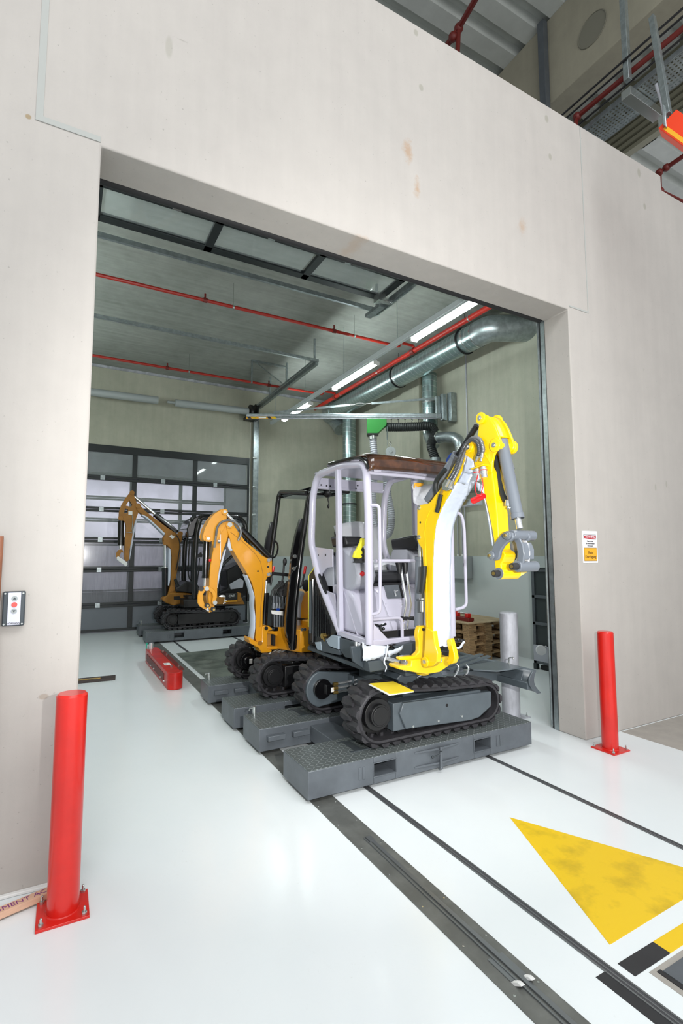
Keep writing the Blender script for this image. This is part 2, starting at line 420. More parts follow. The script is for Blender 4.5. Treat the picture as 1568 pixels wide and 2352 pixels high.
# ================================================================ the setting
XL, XR, ZL, ZT, TH = .10, 4.07, 3.91, 5.885, .28
YB, XW, XWL, ZC = 9.08, 6.5, -1.6, 5.8
b = MB(); b.box((-8, -13, -.12), (4.55, YB, 0)); b.box((4.55, 0, -.12), (XW, YB, 0))
struct(b.out('floor', 'white floor coating'))
struct(MB().box((4.55, -13, -.12), (14, 0, -.004)).out('floor_bare', 'bare floor concrete'))['label'] = 'bare grey concrete floor right of the white coating'
b = MB()
b.prism([(-8, 0, 0), (XL, 0, 0), (XL, 0, ZL), (XR, 0, ZL), (XR, 0, 0), (13, 0, 0), (13, 0, 5.715), (5.76, 0, 5.715), (5.76, 0, ZT), (-8, 0, ZT)], (0, TH, 0))
struct(b.out('wall_front', 'wall concrete', bevel=.01))
struct(MB().box((-.22, -.004, 3.945), (-.185, .05, ZT-.01)).out('trim_1', 'straw joint'))
struct(MB().box((-.22, -.005, 3.93), (.095, .05, 3.962)).out('trim_2', 'straw joint'))
struct(MB().box((4.352, -.003, 3.95), (4.364, .05, ZT-.01)).out('trim_3', 'straw joint'))
struct(MB().box((4.08, -.004, 3.935), (4.36, .04, 3.952)).out('trim_4', 'straw joint'))
struct(MB().box((XWL-.2, YB, 0), (.02, YB+.25, ZC)).box((3.99, YB, 0), (XW+.2, YB+.25, ZC)).box((.02, YB, 4.0), (3.99, YB+.25, ZC)).out('wall_back', 'room concrete'))
struct(MB().box((XW, TH, 0), (XW+.2, YB, ZC)).out('wall_right', 'room concrete'))
struct(MB().box((6.42, 5.35, 0), (XW-.001, 5.98, ZC)).out('trim_6', 'room concrete', bevel=.006))
struct(MB().box((XWL-.2, TH, 0), (XWL, YB, ZC)).out('wall_left', 'room concrete'))
struct(MB().box((XWL, TH, ZC), (XW+.2, YB+.25, ZC+.08)).out('ceiling', 'ceiling concrete'))
struct(MB().box((XWL, YB-.05, ZC-.05), (XW, YB, ZC)).out('trim_5', 'galvanised dull'))

# hall roof of trapezoid sheet, its concrete beam and the clad wall beyond
def corrug(x0, x1, y0, y1, z, pitch, depth, along='x'):
    b = MB(); rows = []
    a0, a1 = (y0, y1) if along == 'x' else (x0, x1)
    t = a0
    prof = []
    while t < a1:
        prof += [(t, z), (t+pitch*.55, z), (t+pitch*.62, z+depth), (t+pitch*.93, z+depth)]; t += pitch
    for q, zz in prof:
        rows.append([(x0, q, zz), (x1, q, zz)] if along == 'x' else [(q, y0, zz), (q, y1, zz)])
    return b.grid(rows)
ZA = at(1449, 343, X=7.5).z
struct(corrug(-2, 14, -3.2, 6, 9.0, .42, .13).out('ceiling_hall', 'corrugated sheet', smooth=0))
tag(MB().box((5.6, -6, 7.76), (5.98, 7, 9.0)).out('roof_beam', 'roof beam concrete', bevel=.01), 'long precast concrete roof beam above the grey wall', 'beam', kind='structure')
b = MB()
for i in range(9):
    z = ZA+i*.115
    b.box((7.5, -3.5, z), (7.56, 12, z+.065))
b.box((7.56, -3.5, ZA), (7.62, 12, ZA+3))
struct(b.out('wall_hall', 'corrugated dark'))
struct(corrug(7.64, 18, -3.2, 12, ZA, .42, .12).out('ceiling_annexe', 'corrugated sheet', smooth=0))
c = at(1359, 68, X=5.598)
struct(MB().cyl(c+V((-.002, 0, 0)), c+V((.02, 0, 0)), .19, seg=36).tube([c+V((-.004, .195*math.cos(a), .195*math.sin(a))) for a in [i*PI/24 for i in range(48)]], .006, 6, closed=True).out('beam_opening', mat('beam recess shade', (128, 126, 112), .7)))['label'] = 'round cast recess in the side of the roof beam'  # flush disc, the shade of the recess put into its darker colour

# yard beyond the rear door: a second glazed door and a pale wall
struct(MB().box((-3, YB+.25, -.12), (9, 15.8, -.001)).out('floor_yard', 'yard floor'))
struct(MB().box((-3, 15.6, 0), (9, 15.8, 6)).out('wall_yard', 'yard wall'))
struct(MB().box((-3, YB+.25, 4.9), (9, 15.6, 5.0)).out('ceiling_yard', 'yard wall'))
struct(MB().box((-3.1, YB+.25, 0), (-3, 15.6, 5)).box((9, YB+.25, 0), (9.1, 15.6, 5)).out('wall_yard_side', 'yard wall'))

# sectional doors
def sectional(name, y, x0, x1, levels, cols, pane_mats, thin=.055, clips=True, thick=.05):
    root = thing(name, (x0, y, 0), None, None); root['kind'] = 'structure'
    xs = [x0+(x1-x0)*i/cols for i in range(cols+1)]
    for i in range(len(levels)-1):
        z0, z1 = levels[i], levels[i+1]; b = MB(); g = .004
        top = .17 if i == len(levels)-2 else thin
        b.box((x0, y, z0+g), (x1, y+thick, z0+thin)); b.box((x0, y, z1-top), (x1, y+thick, z1-g))
        for k, x in enumerate(xs):
            w = .05 if 0 < k < cols else .05
            b.box((max(x0, x-w), y, z0+thin), (min(x1, x+w), y+thick, z1-top))
        s = b.out('section', 'black aluminium', root, bevel=.004)
        for k in range(cols):
            MB().box((xs[k]+.05, y+.018, z0+thin), (xs[k+1]-.05, y+.03, z1-top)).out('pane', pane_mats[i], s)
        if clips and i:
            for k in range(cols):
                x = xs[k]+(.38 if k == 0 else .45)*(xs[1]-xs[0])
                x = x0+[.68, 1.93, 3.12][k]
                MB().box((x-.045, y-.014, z0-.05), (x+.045, y, z0+.05)).box((x-.03, y-.02, z0-.012), (x+.03, y-.012, z0+.012)).out('hinge', 'galvanised steel', s, bevel=.003)
    return root
LV = [.02, .575, 1.325, 1.965, 2.62, 3.305, 4.03]
d2 = sectional('door_2', 9.02, .02, 3.99, LV, 3, ['door lower panel', 'streaky pane', 'streaky pane', 'clear glass', 'clear glass', 'clear glass'])
d2['label'] = 'dark framed glazed sectional door in the rear wall'
for x in (.04, 4.10):
    b = MB(); b.box((x-.05, 8.93, 0), (x+.06, 9.02, 5.2)); b.box((x+.06, 8.9, 0), (x+.075, 9.0, 5.2)); b.out('guide_track', 'galvanised steel', d2)
b = MB()
for i in range(6): b.cyl((4.03, 8.93, LV[i+1]), (4.12, 8.93, LV[i+1]), .03)
outs(b, 'roller', 'zinc', d2)
b = MB(); b.tube([(.3, 8.78, 5.08), (1.75, 8.78, 5.10)], .085, 14); b.tube([(1.95, 8.78, 5.1), (2.12, 8.78, 5.1)], .03, 10); b.tube([(2.12, 8.78, 5.1), (3.85, 8.78, 5.14)], .085, 14)
outs(b, 'torsion_spring', 'pvc grey', d2)
b = MB(); b.cyl((3.88, 8.78, 5.14), (3.94, 8.78, 5.14), .17); b.cyl((4.02, 8.78, 5.14), (4.06, 8.78, 5.14), .2); b.box((3.8, 8.7, 4.95), (4.1, 9.0, 5.02)); outs(b, 'cable_drum', 'black satin', d2)
b = MB(); b.bar((4.12, 5.5, 5.3), (4.12, 8.75, 5.28), .06, .1); b.bar((4.03, 5.5, 5.3), (4.03, 8.75, 5.28), .02, .04)
b.bar((.1, 5.5, 5.33), (4.15, 5.5, 5.33), .05, .05)
for p in ((4.12, 5.6), (4.12, 7.0), (4.12, 8.0)): b.bar((p[0], p[1], 5.3), (p[0], p[1], ZC), .03, .03)
b.bar((3.4, 7.2, 5.3), (3.4, 7.2, ZC), .03, .03).bar((3.4, 7.2, ZC-.02), (4.2, 7.2, ZC-.02), .08, .03).bar((3.5, 7.2, 5.75), (4.1, 7.2, 5.4), .02, .02)
b.out('ceiling_track', 'galvanised steel', d2)
b = MB(); b.tube([(3.95, 8.9, .1), (3.95, 8.9, 4.9)], .006, 6); b.out('pull_cord', 'paper white', d2)
d3 = sectional('door_3', 12.2, .3, 4.3, [.02, .66, 1.3, 1.95, 2.6, 3.2, 3.9], 3, ['shelf dark']+['streaky pane']*2+['clear glass']*3, clips=False)
d3['label'] = 'second glazed sectional door seen through the rear door'
struct(MB().box((-3, 12.15, 3.9), (9, 12.3, 5)).box((-3, 12.15, 0), (.3, 12.3, 3.9)).box((4.3, 12.15, 0), (9, 12.3, 3.9)).out('wall_yard_inner', 'yard wall'))

# open front door lying under the ceiling, its tracks and guides
d1 = thing('door_1', (XR, .35, 0), None, None); d1['kind'] = 'structure'; d1['label'] = 'open overhead sectional door lying under the ceiling'
zf = 5.4
for i, (ya, yb) in enumerate(((2.45, 3.12), (1.78, 2.44), (1.11, 1.77))):
    b = MB(); b.box((.12, ya, zf), (4.02, ya+.07, zf+.05)).box((.12, yb-.12, zf), (4.02, yb, zf+.05))
    for x in (.12, 1.38, 2.7, 3.92): b.box((x, ya, zf), (x+.1, yb, zf+.05))
    s = b.out('section', 'black aluminium', d1, bevel=.004)
    for x in (.22, 1.48, 2.8): MB().box((x, ya+.07, zf+.02), (x+1.18, yb-.12, zf+.03)).out('pane', 'clear glass', s)
    for x in (.95, 2.05, 3.1): MB().box((x-.045, ya-.05, zf-.012), (x+.045, ya+.05, zf)).out('hinge', 'zinc', s, bevel=.003)
b = MB(); b.box((.02, .30, 4.1), (4.15, .36, 5.3)); b.cyl((.02, .5, 5.25), (4.1, .5, 5.25), .06)
b.out('upper_panel', 'black aluminium', d1)
MB().cyl((.05, .33, 3.95), (4.12, .33, 3.95), .035).box((.05, .30, 3.93), (4.12, .36, 4.12)).out('seal', 'black rubber', d1)
b = MB(); b.bar((4.10, 1.0, 5.36), (4.10, 3.42, 5.36), .05, .09).bar((.1, 3.42, 5.42), (4.14, 3.42, 5.42), .04, .06).bar((4.0, 3.05, 5.3), (4.0, 3.45, 5.3), .1, .05)
for y in (1.6, 2.5, 3.35): b.bar((4.10, y, 5.36), (4.10, y, ZC), .03, .03)
b.bar((4.1, 3.35, 5.3), (4.1, 2.45, 5.3), .02, .02)
b.out('ceiling_track', 'galvanised steel', d1)
b = MB(); b.cyl((3.9, 2.98, 5.34), (4.12, 2.98, 5.34), .045); b.box((3.86, 2.92, 5.30), (3.98, 3.06, 5.42)); b.out('roller_bracket', 'zinc', d1)
b = MB(); b.box((4.09, .285, 0), (4.17, .36, 4.6)); b.out('guide_track', 'black satin', d1)
b = MB(); b.box((4.075, .283, 0), (4.09, .33, 4.6)).box((4.14, .36, 0), (4.155, .42, 4.6)).tube([(4.095, .37, .02), (4.095, .37, 4.5)], .014, 10).box((4.17, .30, 0), (4.18, .40, 4.6)); b.out('guide_profile', 'galvanised steel', d1)
b = MB(); b.box((.0, .285, 0), (.08, .36, 4.6)); b.out('guide_track', 'black satin', d1)

# floor markings, sunk rails and the steel strip
struct(MB().prism([(2.48, -.62, 0), (2.05, -1.56, 0), (2.94, -1.545, 0)], (0, 0, .0015)).out('floor_arrow', 'floor yellow paint'))['label'] = 'yellow triangle painted on the white floor'
struct(MB().prism([(1.985, -1.636, 0), (2.222, -1.636, 0), (2.222, -1.706, 0), (1.985, -1.706, 0)], (0, 0, .0015)).prism([(1.85, -1.636, 0), (1.915, -1.636, 0), (1.915, -2.4, 0), (1.85, -2.4, 0)], (0, 0, .0015)).out('floor_stripe', 'floor black paint'))['label'] = 'black hazard stripe segments painted on the floor'
struct(MB().prism([(2.222, -1.636, 0), (2.5, -1.636, 0), (2.5, -1.706, 0), (2.222, -1.706, 0)], (0, 0, .0015)).out('floor_stripe_yellow', 'floor yellow paint'))['label'] = 'yellow hazard stripe beside the black one'
struct(MB().box((2.05, -2.6, 0), (2.6, -1.72, .0012)).out('floor_patch', 'bare floor concrete'))
hp_ = struct(MB().box((2.10, -2.6, .001), (2.6, -1.745, .006)).out('floor_hatch', 'cart grey', bevel=.001))
hp_['label'] = 'grey steel hatch plate in the floor at the lower right edge'
MB().box((2.078, -2.6, .001), (2.0995, -1.735, .004)).out('hatch_gap', 'black rubber', hp_)
b = MB(); b.box((1.49, -3, 0), (1.655, 8.9, .004)); st = b.out('floor_rail', 'strip steel')
tag(st, 'wide steel strip sunk in the floor along the carts', 'floor rail', kind='structure')
b = MB(); b.box((1.565, -3, .004), (1.572, -.40, .010)).box((1.585, -3, .004), (1.605, -.40, .012)); b.box((1.576, -.45, .004), (1.61, -.40, .013)); b.out('chain_channel', 'rail steel', st)
b = MB()
for yy in [i*.27-2.9 for i in range(18)]:
    for x in (1.51, 1.635): b.cyl((x, yy, .004), (x, yy, .006), .005, seg=8)
outs(b, 'screw', 'zinc', st)
for x in (1.557, 1.612):
    MB().prism([(x-.012, -1.50, .004), (x+.012, -1.50, .004), (x+.009, -1.53, .022), (x-.009, -1.53, .022)], (0, -.02, 0)).out('stop_clip', 'paper white', st)
    MB().box((x-.012, -1.50, .004), (x+.012, -1.38, .007)).out('clip_rail', 'rail steel', st)
MB().box((1.56, -1.76, .004), (1.60, -1.72, .0055)).out('sensor_slot', 'black matt', st)
MB().cyl((1.605, -1.765, .004), (1.605, -1.765, .012), .008, seg=10).out('sensor', 'brass', st)
for x, nm in ((1.925, 'middle'), (3.063, 'right')):
    b = MB(); b.box((x-.022, -3.2, 0), (x-.014, 9, .003)).box((x+.014, -3.2, 0), (x+.022, 9, .003)); r = b.out('floor_rail', 'rail steel')
    tag(r, {'middle': 'narrow grooved guide rail in the floor, the nearer to the steel strip', 'right': 'narrow grooved guide rail in the floor, the farther from the steel strip'}[nm], 'floor rail', kind='structure')
    MB().box((x-.014, -3.2, 0), (x+.014, 9, .0012)).out('groove', 'rail dark', r)
    MB().box((x-.004, -3.2, 0.001), (x+.002, 9, .0025)).out('groove_rib', 'rail steel', r)

# ================================================================ bollards
def bollard(loc, r, h, m, label, plate=.11, group=None, name='bollard', bolt=True, zt=.012):
    t = thing(name, loc, label, 'bollard', group); x, y, z = loc
    MB().box((x-plate, y-plate, z), (x+plate, y+plate, z+zt)).out('base_plate', m, t, bevel=.002)
    b = MB(); b.tube([(x, y, z+zt), (x, y, z+h-.01), (x, y, z+h)], [r, r, r-.008], 48); b.out('post', m, t, smooth=30)
    MB().tube([(x+math.cos(a)*(r+.003), y+math.sin(a)*(r+.003), z+zt) for a in [i*PI/12 for i in range(24)]], .005, 6, closed=True).out('weld', m, t)
    for sx in (-1, 1):
        for sy in (-1, 1):
            q = (x+sx*plate*.80, y+sy*plate*.80)
            MB().cyl((*q, z+zt), (*q, z+zt+.012), .011, seg=6).cyl((*q, z+zt), (*q, z+zt+.03), .005, seg=8).ball((*q, z+zt+.03), .0055, 8).out('anchor_bolt', 'zinc', t)
    return t
bollard((.068, -.245, 0), .066, .965, 'red bollard paint', 'red steel bollard left of the doorway, nearest the camera', .105)
bollard((4.062, -.228, 0), .064, .965, 'red bollard paint', 'red steel bollard right of the doorway', .105)

# ================================================================ wall fittings
def panel():
    t = thing('door_control', (-.195, 0, 1.26), 'three-button door control box with silver face on the left wall', 'door control')
    x0, x1, z0, z1 = -.243, -.15, 1.265, 1.432
    MB().box((x0, -.035, z0), (x1, 0, z1)).out('housing', 'panel dark grey', t, bevel=.006)
    MB().box((x0+.022, -.043, z0+.006), (x1-.018, -.034, z1-.005)).out('faceplate', mat('control face', (206, 208, 222), .4), t, bevel=.002)
    for i, (z, m, nm) in enumerate(((1.398, 'pvc grey', 'up'), (1.368, mat('button red', (214, 84, 80), .4), 'stop'), (1.338, 'pvc grey', 'down'))):
        q = MB().cyl((-.194, -.046, z), (-.194, -.042, z), .0125, seg=20).out('button', m, t, label={'up': 'grey up button', 'stop': 'red stop button', 'down': 'grey down button'}[nm])
        if nm != 'stop':
            s = 1 if nm == 'up' else -1
            MB().prism([(-.201, -.047, z-s*.004), (-.187, -.047, z-s*.004), (-.194, -.047, z+s*.006)], (0, .001, 0)).out('arrow', 'panel dark grey', q)
    for x in (x0+.009, x1-.009):
        for z in (z0+.01, z1-.01): MB().cyl((x, -.038, z), (x, -.034, z), .0045, seg=8).out('screw', 'zinc', t)
    text('HÖRMANN', 'ink black', (-.194, -.0435, 1.279), (1, 0, 0), (0, 0, 1), .0105, parent=t)
panel()
def sign():
    t = thing('warning_sign', (4.232, 0, 1.54), 'white paper warning sign with red heading and amber field on the right wall', 'sign')
    x0, x1, z0, z1 = 4.13, 4.335, 1.54, 1.83; c = (x0+x1)/2; y = -.003
    MB().box((x0, -.003, z0), (x1, 0, z1)).out('sheet', 'sign white', t)
    MB().box((x0+.014, y-.001, 1.753), (x1-.014, y, 1.797)).out('heading_frame', 'ink black', t, bevel=.0004)
    MB().prism([(x0+.018, y-.002, 1.757), (x1-.018, y-.002, 1.757), (x1-.018, y-.002, 1.793), (x0+.018, y-.002, 1.793)], (0, .001, 0)).out('heading_rim', 'sign white', t)
    MB().prism([(x0+.02, y-.003, 1.763), (c, y-.003, 1.758), (x1-.02, y-.003, 1.763), (x1-.02, y-.003, 1.787), (c, y-.003, 1.792), (x0+.02, y-.003, 1.787)], (0, .001, 0)).out('heading_field', 'sign red', t)
    text('ACHTUNG', 'sign white', (c, y-.0035, 1.775), (1, 0, 0), (0, 0, 1), .027, parent=t)
    for s, z in (('Zutritt nur', 1.735), ('für berechtigte', 1.715), ('Personen!', 1.694)): text(s, 'ink black', (c+.002, y-.001, z), (1, 0, 0), (0, 0, 1), .0205, parent=t)
    MB().box((x0+.012, y-.001, 1.556), (x1-.012, y, 1.677)).out('amber_frame', 'ink black', t)
    MB().box((x0+.015, y-.002, 1.559), (x1-.015, y, 1.674)).out('amber_field', 'sign amber', t)
    for s, z in (('Kein', 1.632), ('Durchgang', 1.594)): text(s, 'ink black', (c, y-.0025, z), (1, 0, 0), (0, 0, 1), .035, parent=t)
sign()
tag(MB().tube([(-.262, -.115, 0), (-.27, -.02, 1.70)], .016, 14).out('wooden_pole', 'brown wood'), 'brown wooden pole leaning on the wall at the left edge', 'pole')
def board():
    t = thing('wooden_board', (-.15, -.1, 0), 'pale wooden board with purple handwriting lying by the left bollard', 'board')
    p, q = V((-.75, -.318, .0145)), V((.03, -.106, .027)); d = (q-p).normalized(); n = V((0, 0, 1)).cross(d)
    MB().bar(p, q, .05, .028).out('plank', 'pale board', t, bevel=.002)
    f = n*-1
    up = (V((0, 0, 1)) + n*.55).normalized()
    for s, px_ in (('GMENT', 30), ('A', 86), ('C', 101)):
        g = at(px_, 2098-px_*.44, Z=.035); k = (g-p).dot(d)
        text(s, 'ink purple', p+d*k+V((0, 0, .0147)), d, n, .040, name='handwriting', parent=t, font_scale=1.05, ext=.0003)
board()
r_s = random.Random(2); P = [(-.9+.06*i, -.012-r_s.uniform(.004, .02), .001) for i in range(17)]
struct(MB().prism([(-.9, 0, .001)]+P+[(.06, 0, .001)], (0, 0, .014)).out('sealant_left', 'paper white', bevel=.003))  # irregular white sealant bead along the wall foot
# ================================================================ transport carts
def fork_beam(root, x0, x1, y0, y1, z0, z1, pockets, hinge=None, lock=None, slots=(), wellx=None):
    """steel beam with a tread plate top, welded front with fork pockets (real recesses)"""
    b = MB(); fr = [x0]
    for a, c in pockets: fr += [a, c]
    fr.append(x1); pz0, pz1 = z0+.05, z1-.045
    for i in range(0, len(fr), 2): b.box((fr[i], y0, z0), (fr[i+1], y1, z1-.004))
    for a, c in pockets: b.box((a, y0, z0), (c, y1, pz0)); b.box((a, y0, pz1), (c, y1, z1-.004)); b.box((a, y0+.25, pz0), (c, y1, pz1))
    bm_ = b.out('beam', 'cart grey', root, bevel=.004)
    t = MB(); t.box((x0+.002, y0+.002, z1-.004), (x1-.002, y1-.002, z1)); t.out('tread_plate', 'tread plate', root)
    for a, c in pockets:
        k = MB(); e = .006
        k.box((a-e, y0-.006, pz0-e), (c+e, y0, pz0)).box((a-e, y0-.006, pz1), (c+e, y0, pz1+e)).box((a-e, y0-.006, pz0), (a, y0, pz1)).box((c, y0-.006, pz0), (c+e, y0, pz1))
        k.out('fork_pocket', 'cart grey', root, bevel=.002)
    if slots:
        k = MB()
        for a in slots: k.box((a, y0-.004, z0+.05), (a+.02, y0, z1-.05))
        outs(k, 'weld_pad', 'cart grey', root, bevel=.002)
    if hinge:
        k = MB(); h = hinge
        for zz in (z0+.035, z1-.045):
            k.prism([(h-.22, y0-.003, zz), (h-.02, y0-.022, zz), (h+.02, y0-.022, zz), (h+.2, y0-.003, zz)], (0, 0, .014))
        outs(k, 'hinge_lug', 'cart grey', root, bevel=.002)
        MB().cyl((h, y0-.03, z0+.01), (h, y0-.03, z1-.055), .011).cyl((h, y0-.03, z1-.045), (h, y0-.03, z1-.02), .011).ball((h, y0-.03, z0+.01), .013).out('hinge_pin', 'cart grey', root)
        MB().tube([(h-.07, y0-.02, z1-.085), (h, y0-.03, z1-.075)], .005, 8).ball((h-.07, y0-.02, z1-.085), .011).out('lock_knob', 'cart dark', root)
    return bm_
def cart(x0, x1, ya, yb, yc, yd, label, z0=.03, z1=.212, hinge=True, far_pockets=False):
    t = thing('transport_cart', (x0, ya, 0), label, 'cart', 'transport carts carrying the excavators')
    L = x1-x0
    fork_beam(t, x0, x1, ya, yb, z0, z1, [(x0+.50, x0+.685), (x0+1.425, x0+1.60)], hinge=x0+1.07 if hinge else None, slots=(x0+.38, x0+.41, x0+1.66, x0+1.70))
    fork_beam(t, x0, x1, yc, yd, z0, z1, [], slots=(x0+.34, x0+.37))
    for a in (x0+.06, x0+.28):
        MB().box((a, yc-.05, z0+.085), (a+.15, yc, z0+.125)).out('pocket_cover', 'cart grey', t, bevel=.004)
    for a in (x0+.45, x1-.7): MB().box((a, yb, z0+.02), (a+.22, yc, z1-.04)).out('cross_member', 'cart grey', t, bevel=.004)
    for yy in (ya+.24, yc+.24):
        k = MB()
        k.box((x0+.40, yy-.1, z1), (x0+.58, yy-.085, z1+.006)).box((x0+.40, yy+.1, z1), (x0+.58, yy+.115, z1+.006)).prism([(x0+.44, yy-.085, z1+.001), (x0+.5, yy-.085, z1+.001), (x0+.5, yy+.1, z1+.001), (x0+.44, yy+.1, z1+.001)], (0, 0, .003))
        k.out('chain_slot', 'cart dark', t)
    for yy in (ya+.1, yc+.1):
        for xx in (x0+.12, x1-.12): MB().box((xx-.05, yy, 0.001), (xx+.05, yy+.2, z0)).out('skid_foot', 'cart dark', t)
    MB().cyl((x0+.08, yd-.06, z1), (x0+.08, yd-.06, z1+.075), .016).tube([(x0+.08, yd-.06, z1+.065), (x0+.04, yd-.05, z1+.065), (x0+.035, yd-.05, z1+.045)], .005, 6).out('locking_pin', 'zinc', t)
    return t
cart(1.455, 3.52, .11, .535, 1.04, 1.46, 'grey steel transport cart nearest the doorway, carrying the machine with the lavender-grey cab')
cart(1.44, 3.50, 1.69, 2.10, 2.62, 2.97, 'grey steel transport cart in the middle, under the black-hooped digger')
cart(1.41, 3.55, 7.05, 7.45, 8.0, 8.4, 'grey steel transport cart at the back by the glazed rear door', hinge=False)

# ================================================================ things on the room floor
def pump_box():
    t = thing('drive_unit', (1.27, 4.4, 0), 'long red round-ended drive unit on the floor beside the steel strip', 'drive unit')
    x0, x1, y0, y1, h = 1.175, 1.36, 3.56, 5.35, .20; r = (x1-x0)/2; xc = (x0+x1)/2
    P = [(xc+r*math.cos(a), y0+r*math.sin(a), .004) for a in [PI+i*PI/14 for i in range(15)]]+[(xc+r*math.cos(a), y1+r*math.sin(a), .004) for a in [i*PI/14 for i in range(15)]]
    MB().prism(P, (0, 0, h)).out('housing', 'red box paint', t, bevel=.006)
    MB().box((x0-.006, 3.75, .05), (x0+.002, 5.2, .15)).out('side_recess', 'dark red paint', t)
    MB().prism([(x1-.03, 3.6, .2), (x1+.03, 3.6, .2), (x1+.03, 5.0, .2), (x1-.03, 5.0, .2)], (0, 0, .012)).out('flange', 'dark red paint', t, bevel=.003)
    b = MB()
    for y in (3.7, 3.95, 4.5, 4.75, 5.2):
        b.cyl((x0-.004, y, .07), (x0-.02, y, .07), .012, seg=8)
    for y in (3.75, 4.6, 4.9): b.cyl((x1-.01, y, .21), (x1-.01, y, .24), .012, seg=8)
    outs(b, 'bolt', 'zinc', t)
    MB().cyl((1.24, 5.28, .2), (1.24, 5.28, .3), .03, seg=12).cyl((1.20, 5.3, .2), (1.20, 5.3, .27), .015, seg=10).out('coupling', 'chrome', t)
    MB().cyl((1.19, 5.36, .2), (1.19, 5.36, .29), .016, seg=10).out('coupling_cap', 'teal plastic', t)
    MB().cyl((1.27, 3.80, .2), (1.27, 3.80, .235), .016, seg=10).out('cap', 'zinc', t)
    MB().box((1.22, 3.98, .204), (1.30, 4.12, .206)).out('nameplate', 'paper white', t)
    MB().box((1.235, 4.03, .206), (1.262, 4.075, .2068)).out('nameplate_print', 'ink black', t)
pump_box()
pl = tag(MB().box((1.72, 3.15, .004), (2.30, 5.83, .012)).box((2.301, 3.15, .004), (3.2, 5.85, .012)).out('floor_plate', 'steel plate dirty', bevel=.003), 'dirty scuffed steel cover plates on the floor behind the middle cart', 'floor plate')
tag(MB().box((2.45, 3.9, .012), (2.9, 5.5, .016)).out('worn_patch', 'strip steel', pl))
tag(MB().prism([(-.5, 4.60, .0), (.69, 4.52, 0), (.67, 4.36, 0), (-.5, 4.42, 0)], (0, 0, .035)).out('timber_board', 'dark board', bevel=.004), 'dark brown timber board lying flat on the floor at the left jamb', 'board')
tag(MB().bar((-.5, 4.47, .039), (.5, 4.42, .039), .04, .006).out('edge_strip', 'brass'), 'pale strip lying along the dark timber board', 'strip')

def pallet(x, y, z, label, rot=0, flip=False):
    """euro pallet with its long side along y"""
    t = thing('pallet', (x, y, z), label, 'pallet', 'stacked wooden pallets at the right wall')
    W_, L_, hz = .8, 1.2, .144
    def bx(a, c, nm='board'): MB().box(tuple(V(a)+V((x, y, z))), tuple(V(c)+V((x, y, z)))).out(nm, 'pallet wood', t, bevel=.003)
    for i in range(3):
        for j in range(3):
            X0 = [0, .3275, .655][i]; Y0 = [0, .5275, 1.055][j]
            bx((X0, Y0, .022), (X0+.145, Y0+.145, .1), 'block')
    for X0, w in ((0, .1), (.3275, .145), (.70, .1)): bx((X0, 0, 0), (X0+w, L_, .022), 'bottom_board')
    for Y0 in (0, .5275, 1.055): bx((0, Y0, .1), (W_, Y0+.145, .122), 'stringer_board')
    for k in range(5): bx((k*.17, 0, .122), (k*.17+.12, L_, .144), 'top_board')
    return t
px_, py_ = 5.45, 2.95
pp = pallet(px_, py_, 0.0, 'wooden pallet at the foot of the stack by the right wall')
for i, s in enumerate(('second wooden pallet up in the stack by the right wall', 'third wooden pallet up in the stack by the right wall', 'wooden pallet fourth up in the stack, directly under the plywood sheet')):
    c = copy_tree(pp); c.location = (px_+random.uniform(-.02, .02), py_+random.uniform(-.02, .02), .1445*(i+1)); c['label'] = s
tag(MB().box((5.40, 2.9, .5785), (6.30, 4.2, .597)).out('plywood_sheet', 'plywood', bevel=.002), 'plywood sheet lying on top of the pallet stack', 'plywood')
def clamp(x, y, z, label):
    t = thing('clamp_block', (x, y, z), label, 'clamp', 'red clamps on the pallet stack')
    MB().box((x, y, z), (x+.09, y+.40, z+.06)).box((x+.10, y+.05, z), (x+.16, y+.3, z+.045)).out('body', 'dark red paint', t, bevel=.006)
    outs(MB().box((x+.01, y+.03, z+.06), (x+.08, y+.10, z+.12)).box((x+.01, y+.27, z+.06), (x+.08, y+.34, z+.13)), 'jaw', 'red box paint', t, bevel=.006)
    MB().cyl((x+.045, y+.05, z+.115), (x+.045, y+.33, z+.12), .012, seg=10).cyl((x+.04, y+.44, z+.03), (x+.04, y+.40, z+.03), .02, seg=8).out('spindle', 'zinc', t)
    return t
clamp(5.5, 3.0, .598, 'dark red clamp lying on the plywood near its front edge')
c = clamp(5.5, 3.62, .598, 'dark red clamp farther back on the plywood behind the cab handrail')

bollard((4.02, .80, 0), .088, 1.03, 'galvanised dull', 'unpainted galvanised bollard behind the dozer blade inside the room', .13, bolt=True)

